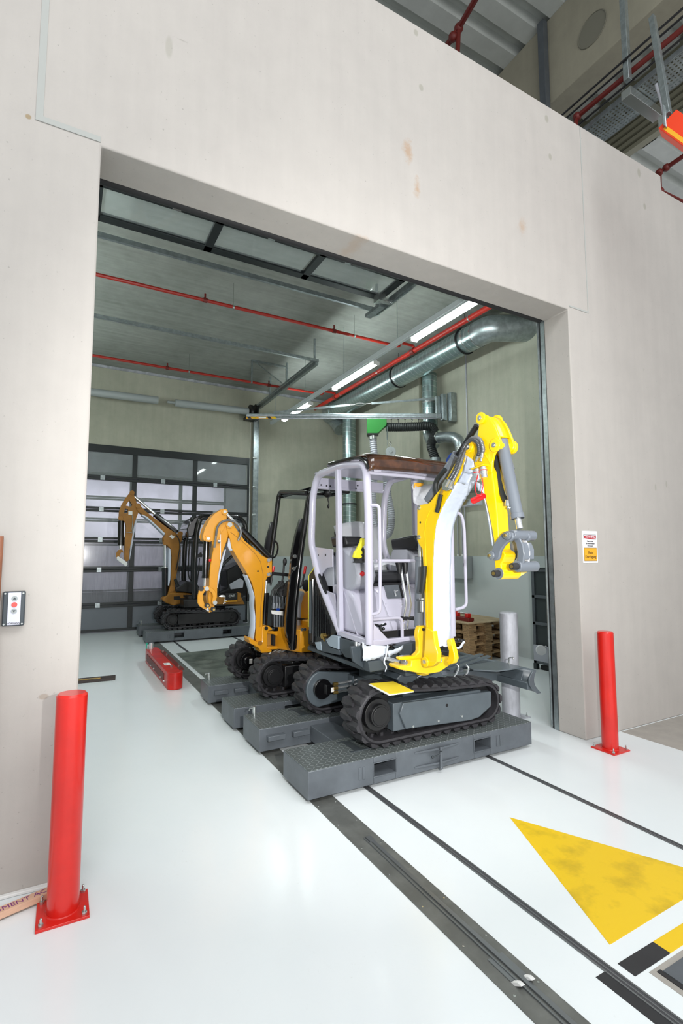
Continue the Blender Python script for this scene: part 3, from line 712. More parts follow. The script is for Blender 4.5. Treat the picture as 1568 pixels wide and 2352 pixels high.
def cabinet():
    t = thing('storage_rack', (6.2, 1.75, 0), 'dark meshed storage rack with grey frame beside the right door track', 'rack')
    x0, x1, y0, y1, h = 6.0, 6.45, 1.2, 2.22, 1.42
    b = MB()
    for y in (y0, y1-.05):
        for x in (x0, x1-.05): b.box((x, y, .06), (x+.05, y+.05, h))
    for z in (.08, .62, 1.0, h-.04):
        b.box((x0, y0, z), (x0+.05, y1, z+.045)); b.box((x1-.05, y0, z), (x1, y1, z+.045)); b.box((x0, y1-.05, z), (x1, y1, z+.045))
    b.out('frame', 'cart grey', t, bevel=.004)
    MB().box((x0+.02, y0+.02, .1), (x0+.025, y1-.03, h-.02)).out('mesh_panel', 'shelf dark', t)
    MB().box((x0+.05, y0+.04, .35), (x1-.05, y1-.04, .38)).box((x0+.05, y0+.04, .66), (x1-.05, y1-.04, .69)).out('shelf', 'cart dark', t)
    MB().box((x0-.02, y0, .12), (x0+.0, y1-.02, .34)).out('drawer', 'console grey', t, bevel=.004)
    MB().box((x0+.02, y0+.1, 0), (x1-.02, y1-.1, .06)).out('plinth', 'black matt', t)
    MB().box((x0-.02, y0, .0), (x0+.04, y0+.05, .08)).box((x0-.02, y1-.06, 0), (x0+.04, y1-.01, .08)).out('foot', 'shelf dark', t)
    MB().box((x0-.01, y0-.01, h), (x1, y1, h+.012)).out('top', 'shelf dark', t)
cabinet()
q = at(1243, 1494, X=5.72)
tag(MB().cyl(q, q+V((.03, .04, 0)), .065, seg=28).cyl(q+V((.03, .04, 0)), V((6.0, 2.0, q.z)), .016, seg=12).out('end_stop', mat('knob white', (236, 236, 240), .3)), 'round white-faced stop on a rod in front of the storage rack', 'stop')
def ebox():
    t = thing('electrical_box', (6.4, 4.2, 1.2), 'light grey electrical box on the right wall under two conduits', 'electrical box')
    MB().box((6.3, 3.95, 1.2), (6.49, 4.25, 1.6)).out('door', mat('box grey', (166, 172, 174), .4), t, bevel=.006)
    MB().box((6.34, 4.26, 1.2), (6.49, 4.53, 1.58)).out('housing', mat('box grey', (166, 172, 174), .4), t, bevel=.006)
    MB().box((6.28, 3.93, 1.42), (6.3, 3.955, 1.48)).out('latch', 'black satin', t)
    b = MB()
    for y in (4.1, 4.18, 4.3): b.tube([(6.47, y, 1.6), (6.47, y, 3.0)], .011, 8)
    outs(b, 'conduit', 'galvanised dull', t)
    b = MB()
    for y in (4.1, 4.18, 4.3): b.cyl((6.47, y, 1.6), (6.47, y, 1.64), .02, seg=8)
    outs(b, 'gland', 'paper white', t)
ebox()
tag(MB().tube([(6.49, 4.0, 3.3), (6.49, 4.0, 5.75)], .014, 8).out('conduit', 'galvanised dull'), 'thin grey conduit running up the right wall to the ceiling', 'conduit')

# ================================================================ ceiling services
XLt, ZLt = 4.42, 4.8
def lightline():
    t = thing('light_track', (XLt, 5, ZLt), 'white continuous light track hanging under the ceiling', 'light track')
    MB().box((XLt-.075, .9, ZLt+.03), (XLt-.015, 8.6, ZLt+.11)).out('rail', 'lamp white housing', t, bevel=.004)
    b = MB()
    for y in (1.6, 3.2, 4.9, 6.6, 8.3): b.cyl((XLt-.045, y, ZLt+.1), (XLt-.045, y, ZC), .004, seg=6)
    outs(b, 'suspension_wire', 'galvanised steel', t)
    return t
lightline()
def lamp(y0, y1, label, XLt=XLt, group='strip lamps on the hanging track'):
    t = thing('strip_lamp', (XLt, y0, ZLt), label, 'lamp', group)
    MB().box((XLt-.07, y0, ZLt+.0), (XLt+.01, y1, ZLt+.03)).out('lamp_housing', 'lamp white housing', t, bevel=.004)
    a = .025
    P = [(XLt+.0+.05*math.cos(q), y0+a, ZLt-.012+.038*math.sin(q)) for q in [PI*i/10+PI for i in range(11)]]
    MB().prism(P, (0, y1-y0-2*a, 0)).out('diffuser', 'lamp tube', t)
    outs(MB().box((XLt-.055, y0-.005, ZLt-.05), (XLt+.055, y0+a, ZLt+.01)).box((XLt-.055, y1-a, ZLt-.05), (XLt+.055, y1+.005, ZLt+.01)), 'end_cap', 'paper white', t, bevel=.003)
lamp(1.35, 2.86, 'lit strip lamp nearest the doorway, largest of the three')
lamp(3.86, 5.36, 'lit strip lamp in the middle of the hanging track')
lamp(6.40, 7.9, 'lit strip lamp farthest from the doorway, above the jib arm')

t2 = thing('light_track', (-.75, 5, ZLt), 'added unseen light track over the left side of the room', 'light track')  # track and its lamps added out of view, to brighten the room
MB().box((-.825, .9, ZLt+.03), (-.765, 8.6, ZLt+.11)).out('rail', 'lamp white housing', t2)
b = MB()
for y in (1.6, 4.9, 8.3): b.cyl((-.795, y, ZLt+.1), (-.795, y, ZC), .004, seg=6)
outs(b, 'suspension_wire', 'galvanised steel', t2)
for y in (1.35, 3.86, 6.40): lamp(y, y+1.5, 'added unseen strip lamp brightening the room from the left side', XLt=-.75, group='added strip lamps out of view left of the doorway')
def sprinkler():
    t = thing('sprinkler_pipe', (5.5, 4.5, 5.4), 'thick red sprinkler main running beside the strip lamps', 'pipe')
    MB().cyl((5.57, .4, 5.4), (5.57, 8.6, 5.4), .045).out('main_pipe', 'red pipe paint', t)
    b = MB()
    for y in (2.1, 4.4, 7.5): b.cyl((5.57, y-.05, 5.4), (5.57, y+.05, 5.4), .06)
    outs(b, 'pipe_coupling', 'dark red paint', t)
    b = MB()
    for y in (2.9, 5.6, 7.2):
        b.cyl((5.57, y-.012, 5.4), (5.57, y+.012, 5.4), .05); b.cyl((5.57, y, 5.44), (5.57, y, ZC), .005, seg=6)
    outs(b, 'pipe_hanger', 'zinc', t)
sprinkler()
for y, s in ((4.38, 'thin red sprinkler branch across the ceiling, nearer the doorway'), (7.5, 'thin red sprinkler branch across the ceiling, nearer the rear wall')):
    t = thing('sprinkler_pipe', (2, y, 5.4), s, 'pipe', 'red sprinkler branches under the ceiling')
    MB().tube(fillet([(-1.2, y, 5.42), (5.25, y, 5.42), (5.25, y, 5.5), (5.57, y, 5.5), (5.57, y, 5.43)], .05), .026, 10).out('branch_pipe', 'red pipe paint', t)
    b = MB(); 
    for x in (1.72, 3.9): b.cyl((x-.03, y, 5.42), (x+.03, y, 5.42), .036); b.cyl((x, y, 5.44), (x, y, 5.52), .014)
    outs(b, 'sprinkler_head', 'dark red paint', t)
    b = MB()
    for x in (2.15, 4.3): b.cyl((x-.015, y, 5.42), (x+.015, y, 5.42), .03); b.cyl((x, y, 5.44), (x, y, ZC), .004, seg=6)
    outs(b, 'pipe_hanger', 'zinc', t)

def ducts():
    t = thing('ventilation_duct', (5.95, 5, 5.3), 'large spiral-seam ventilation duct running under the ceiling along the right wall', 'duct')
    MB().cyl((5.95, 8.3, 5.3), (5.95, 3.1, 5.3), .21, seg=40).out('duct_pipe', 'spiral duct steel', t)
    b = MB(); b.tube(fillet([(5.95, 3.1, 5.3), (5.95, 2.86, 5.3), (6.70, 2.45, 5.3)], .22, 4), .212, 36); b.out('elbow', 'galvanised steel', t)
    b = MB()
    for y in (3.1, 3.3, 5.35, 8.2): b.cyl((5.95, y-.012, 5.3), (5.95, y+.012, 5.3), .222, seg=40)
    outs(b, 'seam_band', 'zinc', t)
    b = MB()
    for y in (3.42, 5.4): b.cyl((5.95, y-.012, 5.3), (5.95, y+.012, 5.3), .235, seg=40); b.cyl((5.95, y, 5.5), (5.95, y, ZC), .006, seg=6)
    outs(b, 'hanger_clamp', 'black satin', t)
    b = MB(); b.tube(fillet([(5.95, 8.3, 5.3), (5.95, 8.62, 5.3), (6.2, 8.62, 5.2), (6.25, 8.4, 4.9)], .3, 6), .205, 30).out('end_elbow', 'galvanised steel', t)
    t = thing('ventilation_duct', (6.25, 8.0, 3), 'vertical spiral duct in the rear right corner', 'duct', 'vertical ducts on the right wall')
    MB().cyl((6.25, 8.0, 5.2), (6.25, 8.0, .5), .17, seg=32).out('duct_pipe', 'spiral riser steel', t)
    b = MB()
    for z in (1.6, 2.9, 3.9): b.cyl((6.25, 8.0, z-.02), (6.25, 8.0, z+.02), .18, seg=32)
    outs(b, 'clamp_band', 'cart dark', t)
    MB().cyl((6.25, 8.0, 0), (6.25, 8.0, .5), .19, seg=32).out('base_section', 'galvanised steel', t)
    t = thing('ventilation_duct', (6.25, 4.78, 4.6), 'vertical spiral duct dropping behind the jib bracket', 'duct', 'vertical ducts on the right wall')
    MB().cyl((6.25, 4.78, 5.2), (6.25, 4.78, 4.0), .145, seg=32).out('duct_pipe', 'spiral riser steel', t)
    MB().cyl((6.25, 4.78, 4.0), (6.25, 4.68, 3.72), .145, .11, seg=32).out('reducer', 'galvanised steel', t)
    b = MB()
    for z in (4.62, 4.04): b.cyl((6.25, 4.78, z-.012), (6.25, 4.78, z+.012), .153, seg=32)
    outs(b, 'seam_band', 'zinc', t)
ducts()

# jib arm with turnbuckle tie, turned out from the right wall
JD = V((-.877, .48, 0)); JP = V((6.25, 4.45, 0)); jz = 4.28
def jp(k, z=jz): return JP+JD*k+V((0, 0, z))
def jib():
    t = thing('jib_crane', tuple(jp(0)), 'galvanised jib crane arm reaching out from a bracket on the right wall', 'crane')
    MB().bar(jp(0), jp(3.72), .07, .085).out('arm_rail', 'galvanised steel', t, bevel=.008)
    MB().bar(jp(0, jz+.0), jp(3.72, jz+.0), .085, .012).bar(jp(0, jz-.05), jp(3.72, jz-.05), .05, .014).out('rail_lip', 'galvanised dull', t)
    MB().bar(jp(-.05, jz-.09), jp(-.05, jz+.42), .09, .09, up=(1, 0, 0)).bar(jp(.06, jz-.06), jp(.06, jz+.38), .05, .09, up=(1, 0, 0)).out('pivot_column', 'galvanised steel', t, bevel=.006)
    MB().box((6.36, 4.28, jz-.12), (6.5, 4.40, jz+.44)).out('wall_bracket', 'galvanised steel', t, bevel=.008)
    b = MB()
    for z in (-.08, .05, .25, .4): b.cyl((6.355, 4.31, jz+z), (6.365, 4.31, jz+z), .012, seg=6)
    outs(b, 'bracket_bolt', 'zinc', t)
    outs(MB().bar(jp(.1, jz+.34), jp(1.33, jz+.245), .01, .04).bar(jp(1.75, jz+.215), jp(3.2, jz+.07), .01, .04), 'tie_bar', 'galvanised steel', t)
    MB().tube([jp(1.33, jz+.245), jp(1.45, jz+.238)], .01, 8).tube([jp(1.65, jz+.222), jp(1.75, jz+.215)], .01, 8).tube([jp(1.45+.1+.1*math.cos(a), jz+.23+.022*math.sin(a)) for a in [i*PI/8 for i in range(16)]], .007, 6, closed=True).out('turnbuckle', 'zinc', t)
    n = V((-.48, -.877, 0))
    for i in range(6):
        a = 3.72-.012-i*.095
        if i == 2: continue
        P = [jp(a, jz-.022)+n*.045, jp(a-.06, jz-.022)+n*.045, jp(a-.095, jz-.062)+n*.045, jp(a-.035, jz-.062)+n*.045]
        MB().prism(P, n*.003).out('hazard_tape', 'ink black' if i % 2 == 0 else 'floor yellow paint', t, label='black hazard tape' if i % 2 == 0 else 'yellow hazard tape')
    MB().bar(jp(3.72, jz-.042)+n*.0435, jp(3.2, jz-.042)+n*.0435, .003, .042).out('tape_backing', 'sign amber', t)
    MB().bar(jp(3.48, jz-.042)+n*.047, jp(3.34, jz-.042)+n*.047, .003, .026).out('rating_plate', 'paper white', t)
    b = MB(); b.tube([jp(.55-.0, jz-.05), jp(.55, jz-.10)], .012, 8).tube([jp(.30+.035*math.cos(a), jz-.085+.035*math.sin(a)) for a in [i*PI/6 for i in range(12)]], .008, 6, closed=True); b.out('shackle', 'chrome', t)
jib()
def exhaust():
    t = thing('exhaust_hose_trolley', tuple(jp(1.3, 4.0)), 'green exhaust extraction trolley with hoses under the jib arm', 'exhaust extractor')
    n = V((-.48, -.877, 0)); o = n*0
    g = [jp(1.42, 4.2), jp(1.05, 4.2), jp(1.05, 4.08), jp(1.22, 3.92), jp(1.42, 3.92)]
    MB().prism([p-n*.08 for p in g], n*.18).out('trolley_housing', 'green housing', t, bevel=.006)
    MB().prism([p-n*.085 for p in (jp(1.42, 3.92), jp(1.22, 3.92), jp(1.2, 3.9), jp(1.40, 3.885))], n*.19).out('hose_collar', 'black satin', t, bevel=.004)
    h = catmull([jp(1.05, 4.06), jp(.8, 4.06), jp(.45, 4.07), jp(.30, 4.08), jp(.17, 4.05), jp(.13, 3.93), jp(.20, 3.72), jp(.17, 3.58), jp(.12, 3.45)], 8)
    MB().hose(h, .088, .035, .10).out('black_hose', 'black hose', t)
    b = MB()
    for k in (.95, .82, .69, .56, .43, .3): b.cyl(jp(k, jz-.05), jp(k, 4.13), .006, seg=6); b.cyl(jp(k, jz-.05), jp(k, jz-.075), .014, seg=8)
    outs(b, 'hose_hanger', 'black satin', t)
    MB().cyl(jp(.12, 3.46), jp(.12, 3.3), .105, seg=24).tube(fillet([jp(.12, 3.3), jp(.10, 3.1), jp(-.05, 3.0)], .12), .1, 20).out('duct_fitting', 'galvanised steel', t)
    h = catmull([jp(1.31, 3.9), jp(1.29, 3.6), jp(1.26, 3.3), jp(1.31, 2.9), jp(1.31, 2.5), jp(1.29, 2.2), jp(1.20, 2.0), jp(1.08, 1.98), jp(.99, 2.1), jp(.97, 2.4), jp(1.03, 2.75), jp(1.06, 3.1)], 8)
    MB().hose(h, .072, .04, .14).out('grey_hose', 'galvanised dull', t)
    MB().cyl(jp(1.31, 3.9), jp(1.305, 3.82), .078, seg=20).out('hose_clamp', 'zinc', t)
    MB().bar(jp(1.04, 4.05)+n*.09, jp(1.04, 3.8)+n*.09, .03, .01, up=(1, 0, 0)).cyl(jp(1.04, 3.8)+n*.09, jp(1.04, 3.66)+n*.09, .004, seg=6).out('hanger_strap', 'galvanised steel', t)
exhaust()
def balancer():
    n = V((-.48, -.877, 0)); c = jp(.98, 3.56)+n*.1
    t = thing('tool_balancer', tuple(c), 'round grey spring balancer hanging beside the green trolley', 'balancer')
    MB().cyl(c-n*.03, c+n*.03, .098, seg=28).cyl(c+n*.03, c+n*.045, .03, seg=16).bar(c+V((0, 0, -.09)), c+V((0, 0, -.10))+JD*.1, .05, .03).out('drum', 'pvc grey', t, bevel=.006)
    MB().cyl(c+V((0, 0, .09)), c+V((0, 0, .2)), .004, seg=6).tube([c+V((.02*math.cos(a), 0, .16+.03*math.sin(a))) for a in [i*PI/6 for i in range(12)]], .005, 6, closed=True).out('hook', 'zinc', t)
balancer()
def reel():
    t = thing('duct_fan', (6.3, 4.2, 3.1), 'blue round extraction fan with galvanised elbow on the right wall', 'fan')
    c = at(1040, 1066, X=6.15)
    MB().cyl(c, c+V((.3, 0, 0)), .22, seg=32).cyl(c-V((.02, 0, 0)), c, .15, seg=32).out('fan_housing', 'blue gloss', t, bevel=.01)
    p = [at(1003, 1006, X=6.2), at(1028, 1003, X=6.2), at(1056, 1008, X=6.2), at(1061, 1030, X=6.2), at(1060, 1060, X=6.2)]
    MB().tube(fillet([p[0], p[1], p[2], p[4]], .28, 8), .10, 24).out('elbow_duct', 'galvanised steel', t)
    MB().cyl(p[0]+V((0, .03, 0)), p[0]-V((0, .09, 0)), .125, seg=24).cyl(at(1061, 1026, X=6.2), at(1061, 1040, X=6.2), .112, seg=24).out('flange', 'zinc', t)
    MB().box((6.2, 3.6, 2.75), (6.5, 4.2, 2.8)).out('wall_shelf', 'galvanised steel', t)
reel()
def column():
    t = thing('guide_post', (6.38, 5.5, 1.3), 'slim grey post with a long yellow marking strip behind the cab', 'post')
    a, c = at(956, 1098, X=6.38), at(956, 1282, X=6.38)
    MB().box((6.36, a.y-.09, 0), (6.42, a.y+.09, a.z)).out('post', 'galvanised dull', t, bevel=.004)
    z0 = at(955, 1238, X=6.36).z; z1 = at(955, 1108, X=6.36).z
    MB().box((6.355, a.y+.0, z0), (6.36, a.y+.085, z1)).out('marking_strip', 'sign amber', t)
    b = MB()
    for i in range(9): b.box((6.353, a.y+.01, z0+.06+i*(z1-z0)/9), (6.355, a.y+.075, z0+.075+i*(z1-z0)/9))
    outs(b, 'strip_mark', 'brown wood', t)
column()

# ================================================================ hall services above the wall
def hall():
    # red sprinkler lines
    def red(pts, r, label):
        t = thing('sprinkler_pipe', tuple(pts[0]), label, 'pipe'); b = MB(); b.tube(pts, r, 10); b.out('pipe_run', 'dark red paint', t)
        b = MB()
        for p in pts[1:-1]: b.ball(p, r*1.7, 10)
        outs(b, 'pipe_fitting', 'dark red paint', t); return t
    z = 8.3
    red([at(1125, -60, Z=z), at(1053, 65, Z=z), at(1040, 85, Z=z-.1), at(1000, 140, Z=z-.1)], .035, 'dark red sprinkler pipe crossing the hall roof at the top')
    red([at(1053, 65, Z=z), at(1049, 150, Z=z-.5)], .03, 'short dark red drop pipe below the hall roof crossing')
    red([at(1640, 5, Z=6.9), at(1325, 268, Z=6.9), at(1318, 305, Z=6.5)], .03, 'dark red sprinkler pipe beside the cable tray')
    red([at(1640, 310, Z=6.6), at(1530, 385, Z=6.6), at(1513, 397, Z=6.55), at(1515, 440, Z=6.0), at(1600, 480, Z=6.0)], .028, 'dark red sprinkler pipe at the right end of the wall top')
    # tray
    t = thing('cable_tray', (5.4, 0, 6.8), 'perforated galvanised cable tray on a box-section hanger above the wall', 'cable tray')
    zt = 6.75
    a0, a1 = at(1345, 300, Z=zt), at(1600, 62, Z=zt); xl = a0.x
    L0, R0 = xl, xl+.34
    b = MB(); n = 34; y0, y1 = -1.6, 1.6
    b.box((L0, y0, zt), (L0+.004, y1, zt+.07)).box((R0, y0, zt), (R0+.004, y1, zt+.07))
    for i in range(9):
        x = L0+.34*i/8; b.box((x-.011, y0, zt), (x+.011, y1, zt+.003))
    for i in range(80): b.box((L0, y0+i*.04, zt+.0005), (R0, y0+i*.04+.022, zt+.0028))
    b.out('perforated_tray', 'galvanised steel', t)
    p = at(1410, 195, Z=zt-.06)
    MB().bar((L0-.12, p.y, zt-.06), (R0+.14, p.y, zt-.06), .11, .1).out('support_bracket', 'zinc', t, bevel=.003)
    q = at(1466, 160, Z=zt)
    MB().bar((q.x, q.y+.12, zt-.02), (q.x, q.y+.12, 9), .06, .06, up=(1, 0, 0)).out('hanger_post', 'galvanised steel', t, bevel=.003)
    for zz, xo, r in ((6.95, -.25, .012), (7.0, -.12, .012), (6.85, -.05, .012)):
        MB().cyl((L0+xo, -2.2, zz), (L0+xo, 1.8, zz), r, seg=8).out('cable', 'black satin', t)
    # posts on the wall top
    a = at(1247, 52, Z=9)
    tag(MB().box((5.50, a.y-.05, 5.9), (5.59, a.y+.05, 8.98)).out('steel_post', 'cart grey', bevel=.004), 'grey steel post standing against the side of the hall roof beam', 'post')
    # crane bus rail, right edge
    t = thing('crane_rail', (5.2, -.8, 5.4), 'orange-red crane rail on galvanised hangers at the right edge', 'crane rail')
    P = at(1530, 290, Z=5.6); D = V((.93, -.37, 0))
    P = at(1535, 283, X=4.6)
    a, c = P, at(1700, 400, X=4.75)
    dd = (c-a).normalized()
    MB().bar(a, a+dd*1.6, .13, .17).out('rail_housing', 'orange crane', t, bevel=.006)
    MB().bar(a+V((0, 0, -.088)), a+dd*1.6+V((0, 0, -.088)), .03, .004).out('rail_slot', 'ink black', t)
    MB().bar(a+V((-.068, 0, -.07)), a+dd*1.6+V((-.068, 0, -.07)), .004, .03).out('rail_stripe', 'sign amber', t)
    MB().obox(a-dd*.03, dd*.02, dd.cross(V((0, 0, 1))).normalized()*.09, V((0, 0, .1))).out('end_plate', 'galvanised steel', t, bevel=.004)
    MB().bar(a-dd*.08+V((0, 0, -.08)), a-dd*.08+V((0, 0, .02)), .05, .05).ball(a-dd*.1, .02).out('end_bracket', 'zinc', t)
    h = at(1520, 180, X=4.7)
    MB().bar(a+V((0, 0, .08)), at(1497, 40, X=4.9), .05, .05, up=(1, 0, 0)).out('hanger_post', 'galvanised steel', t, bevel=.003)
    MB().tube(catmull([at(1508, 195, X=4.7), at(1518, 225, X=4.65), at(1526, 262, X=4.6)], 6), .018, 10).out('conduit', 'galvanised dull', t)
hall()
# ================================================================ excavator kit
def track_unit(root, xa, ra, za, xb, rb, zb, y0, y1, frame_mat, belt='track rubber', sprocket_left=True, near=True, lugs=True, hub='black satin'):
    """rubber crawler in the XZ plane: wheel a (left) and wheel b (right), width y0..y1"""
    def oval(da, db_, n=22, N=10):
        A, B = V((xa, 0, za)), V((xb, 0, zb)); d = math.atan2(zb-za, xb-xa); L = math.hypot(xb-xa, zb-za)
        ph = math.asin(((ra+da)-(rb+db_))/L); top = d+PI/2-ph; bot = d-PI/2+ph
        P = []
        for i in range(n+1):
            a = top+(bot+2*PI-top)*i/n; P.append((xa+(ra+da)*math.cos(a), za+(ra+da)*math.sin(a)))
        x0_, z0_ = P[-1]; ax, az = xb+(rb+db_)*math.cos(bot), zb+(rb+db_)*math.sin(bot)
        for i in range(1, N): P.append((x0_+(ax-x0_)*i/N, z0_+(az-z0_)*i/N))
        for i in range(n+1):
            a = bot+(top-bot)*i/n; P.append((xb+(rb+db_)*math.cos(a), zb+(rb+db_)*math.sin(a)))
        x1_, z1_ = P[-1]; bx, bz = P[0]
        for i in range(1, N):
            sag = -.012*math.sin(PI*i/N); P.append((x1_+(bx-x1_)*i/N, z1_+(bz-z1_)*i/N+sag))
        return P
    O, I = oval(-.023, -.023), oval(-.052, -.052)
    b = MB(); n = len(O)
    rows = [[b.bm.verts.new((p[0], y, p[1])) for p in R] for R, y in ((O, y0+.008), (O, y1-.008), (I, y1), (I, y0))]
    rim = [[b.bm.verts.new((p[0]*.5+q[0]*.5, y, p[1]*.5+q[1]*.5)) for p, q in zip(O, I)] for y in (y0-.004, y1+.004)]
    loop = [rows[0], rows[1], rim[1], rows[2], rows[3], rim[0]]
    for k in range(6):
        A, B = loop[k], loop[(k+1) % 6]
        for i in range(n): b.bm.faces.new((A[i], A[(i+1) % n], B[(i+1) % n], B[i]))
    # evenly spaced lugs
    P = [V((p[0], 0, p[1])) for p in O]; cum = [0]
    for i in range(n): cum.append(cum[-1]+(P[(i+1) % n]-P[i]).length)
    m = int(cum[-1]/.094); ym = (y0+y1)/2; hw = (y1-y0)/2
    def samp(s_):
        s_ %= cum[-1]; i = max(j for j in range(n) if cum[j] <= s_+1e-9); t = (s_-cum[i])/(cum[i+1]-cum[i])
        p = P[i].lerp(P[(i+1) % n], t); tg = (P[(i+1) % n]-P[i]).normalized(); return p, tg
    for k in range(m):
        for side in (0, 1):
            p, tg = samp(cum[-1]*(k+side*.5)/m); nn = V((tg.z, 0, -tg.x))
            c = V((xa+(xb-xa)*min(1, max(0, (p.x-xa)/(xb-xa))), 0, za)); 
            if nn.dot(p-c) < 0: nn = -nn
            ya, yb = (y0-.004, ym+.03) if side == 0 else (ym-.03, y1+.004)
            w, h = .030, .028; P4 = []
            for yy, ww, hh in ((ya, w, h*.75), (ya+(yb-ya)*.5, w*1.15, h), (yb, w*.55, h*.8)) if side == 0 else ((ya, w*.55, h*.8), (ya+(yb-ya)*.5, w*1.15, h), (yb, w, h*.75)):
                q = V((p.x, yy, p.z)); P4.append([b.bm.verts.new(q-tg*ww*1.25-nn*.003), b.bm.verts.new(q-tg*ww*.6+nn*hh), b.bm.verts.new(q+tg*ww*.6+nn*hh), b.bm.verts.new(q+tg*ww*1.25-nn*.003)])
            for a, c2 in ((0, 1), (1, 2)):
                for j in range(4): b.bm.faces.new((P4[a][j], P4[a][(j+1) % 4], P4[c2][(j+1) % 4], P4[c2][j]))
            b.bm.faces.new(P4[0][::-1]); b.bm.faces.new(P4[2])
    # guide teeth on the inner face
    Q = [V((p[0], 0, p[1])) for p in oval(-.045, -.045)]
    for k in range(0, m):
        p, tg = samp(cum[-1]*(k+.25)/m); nn = V((tg.z, 0, -tg.x))
        c = V((xa+(xb-xa)*min(1, max(0, (p.x-xa)/(xb-xa))), 0, za))
        if nn.dot(p-c) < 0: nn = -nn
        q = V((p.x, ym, p.z))-nn*.04
        b.obox(q, tg*.012, V((0, .03, 0)), nn*.014)
    o = b.out('track_belt', belt, root, smooth=28)
    yn = y0 if near else y1; s_ = 1 if near else -1
    def Y(v): return yn+s_*v
    # frame, sprocket, idler and rollers
    A_, B_ = (xa, za), (xb, zb)
    z_lo = min(za-ra, zb-rb)
    b = MB(); x0f, x1f = xa+ra*.55, xb-rb*.15
    ymn, ymx = sorted((Y(.03), Y(.14)))
    b.prism([(x0f, ymn, z_lo+.085), (x1f-.05, ymn, z_lo+.09), (x1f, ymn, z_lo+.15), (x1f, ymn, z_lo+.285), (x0f, ymn, z_lo+.29)], (0, ymx-ymn, 0))
    fr = b.out('track_frame', frame_mat, root, bevel=.006)
    xs, rs_, zs = (xa, ra, za) if sprocket_left else (xb, rb, zb); xi, ri, zi = (xb, rb, zb) if sprocket_left else (xa, ra, za)
    b = MB(); nt = 12; pts = []
    for i in range(nt*2):
        a = PI*i/nt; rr = (rs_-.05) if i % 2 else (rs_-.075)
        for da in (-.09, .09): pts.append((xs+rr*math.cos(a+da), ym-.012, zs+rr*math.sin(a+da)))
    b.prism(pts, (0, .024, 0))
    yc0, yc1 = sorted((Y(.045), ym)); b.cyl((xs, yc0, zs), (xs, yc1, zs), rs_*.52, seg=28)
    b.out('sprocket', 'black satin', root, bevel=.003)
    MB().cyl((xs, Y(.012), zs), (xs, Y(.06), zs), rs_*.36, seg=28).cyl((xs, Y(.006), zs), (xs, Y(.012), zs), rs_*.30, seg=28).out('hub_cover', hub, root, bevel=.004)
    b = MB(); b.cyl((xi, ym-.05, zi), (xi, ym+.05, zi), ri-.052, seg=28).cyl((xi, Y(.05), zi), (xi, ym, zi), .04, seg=16); b.out('idler', 'black satin', root, bevel=.006)
    b = MB(); k = 5
    for i in range(k):
        x = x0f+.1+(x1f-x0f-.16)*i/(k-1); b.cyl((x, ym-.045, z_lo+.085), (x, ym+.045, z_lo+.085), .042, seg=18)
    outs(b, 'roller', 'black satin', root)
    MB().cyl(((xa+xb)/2, ym-.03, max(za+ra, zb+rb)-.09), ((xa+xb)/2, ym+.03, max(za+ra, zb+rb)-.09), .03, seg=14).out('carrier_roller', 'black satin', root)
    return fr, (x0f, x1f, z_lo)
def ram(root, p, q, r, rod_at, m, rodr=None, name='hydraulic_cylinder', rod='chrome'):
    """cylinder from p towards q, barrel to the fraction rod_at, chrome rod beyond"""
    p, q = V(p), V(q); c = p.lerp(q, rod_at); d = (q-p).normalized()
    o = MB().cyl(p, c, r, seg=20).cyl(c-d*.03, c, r*1.1, seg=20).out(name, m, root, bevel=.002)
    MB().cyl(c-d*.01, q-d*.02, rodr or r*.5, seg=16).out('piston_rod', rod, o)
    ax = d.cross(V((1, 0, 0)) if abs(d.x) < .6 else V((0, 0, 1)))
    MB().cyl(q-ax*0, q+d*.001, r*.01+.001, seg=6)
    return o
def pin(b, c, ax, r, L, cap=.4): 
    c, ax = V(c), V(ax).normalized(); b.cyl(c-ax*L/2, c+ax*L/2, r, seg=18); return b

# ================================================================ excavator 1: lavender cab, yellow boom
EX = thing('mini_excavator', (2.6, .78, .212), 'mini excavator with lavender-grey cab frame and yellow boom on the nearest cart', 'excavator', 'mini excavators parked on the carts')
TZ = .214
fr, _ = track_unit(EX, 2.085, .222, TZ+.226, 3.11, .18, TZ+.19, .205, .435, 'chassis grey', sprocket_left=True, near=True)
# near side: large smooth frame cover
b = MB(); b.prism(ats([(932, 1675), (918, 1640), (926, 1615), (1128, 1588), (1128, 1622), (1100, 1648), (1080, 1655)], Y=.212), (0, .10, 0))
cv = b.out('frame_cover', 'chassis grey', EX, bevel=.006)
MB().prism(ats([(904, 1616), (920, 1612), (930, 1616), (932, 1668), (918, 1668), (904, 1655)], Y=.25), (0, .1, 0)).out('tensioner_box', 'chassis grey', EX, bevel=.004)
c = at(1026, 1620, Y=.212); MB().cyl((c.x, .2105, c.z), (c.x, .215, c.z), .012, seg=18).out('access_hole', 'black matt', cv)
b = MB()
for p in ((948, 1668), (1006, 1656), (1060, 1645)):
    c = at(*p, Y=.212); b.cyl((c.x, .206, c.z), (c.x, .213, c.z), .009, seg=8)
outs(b, 'bolt', 'zinc', cv)
fr2, _ = track_unit(EX, 2.085, .222, TZ+.226, 3.11, .18, TZ+.19, 1.12, 1.35, 'chassis grey', sprocket_left=True, near=True)
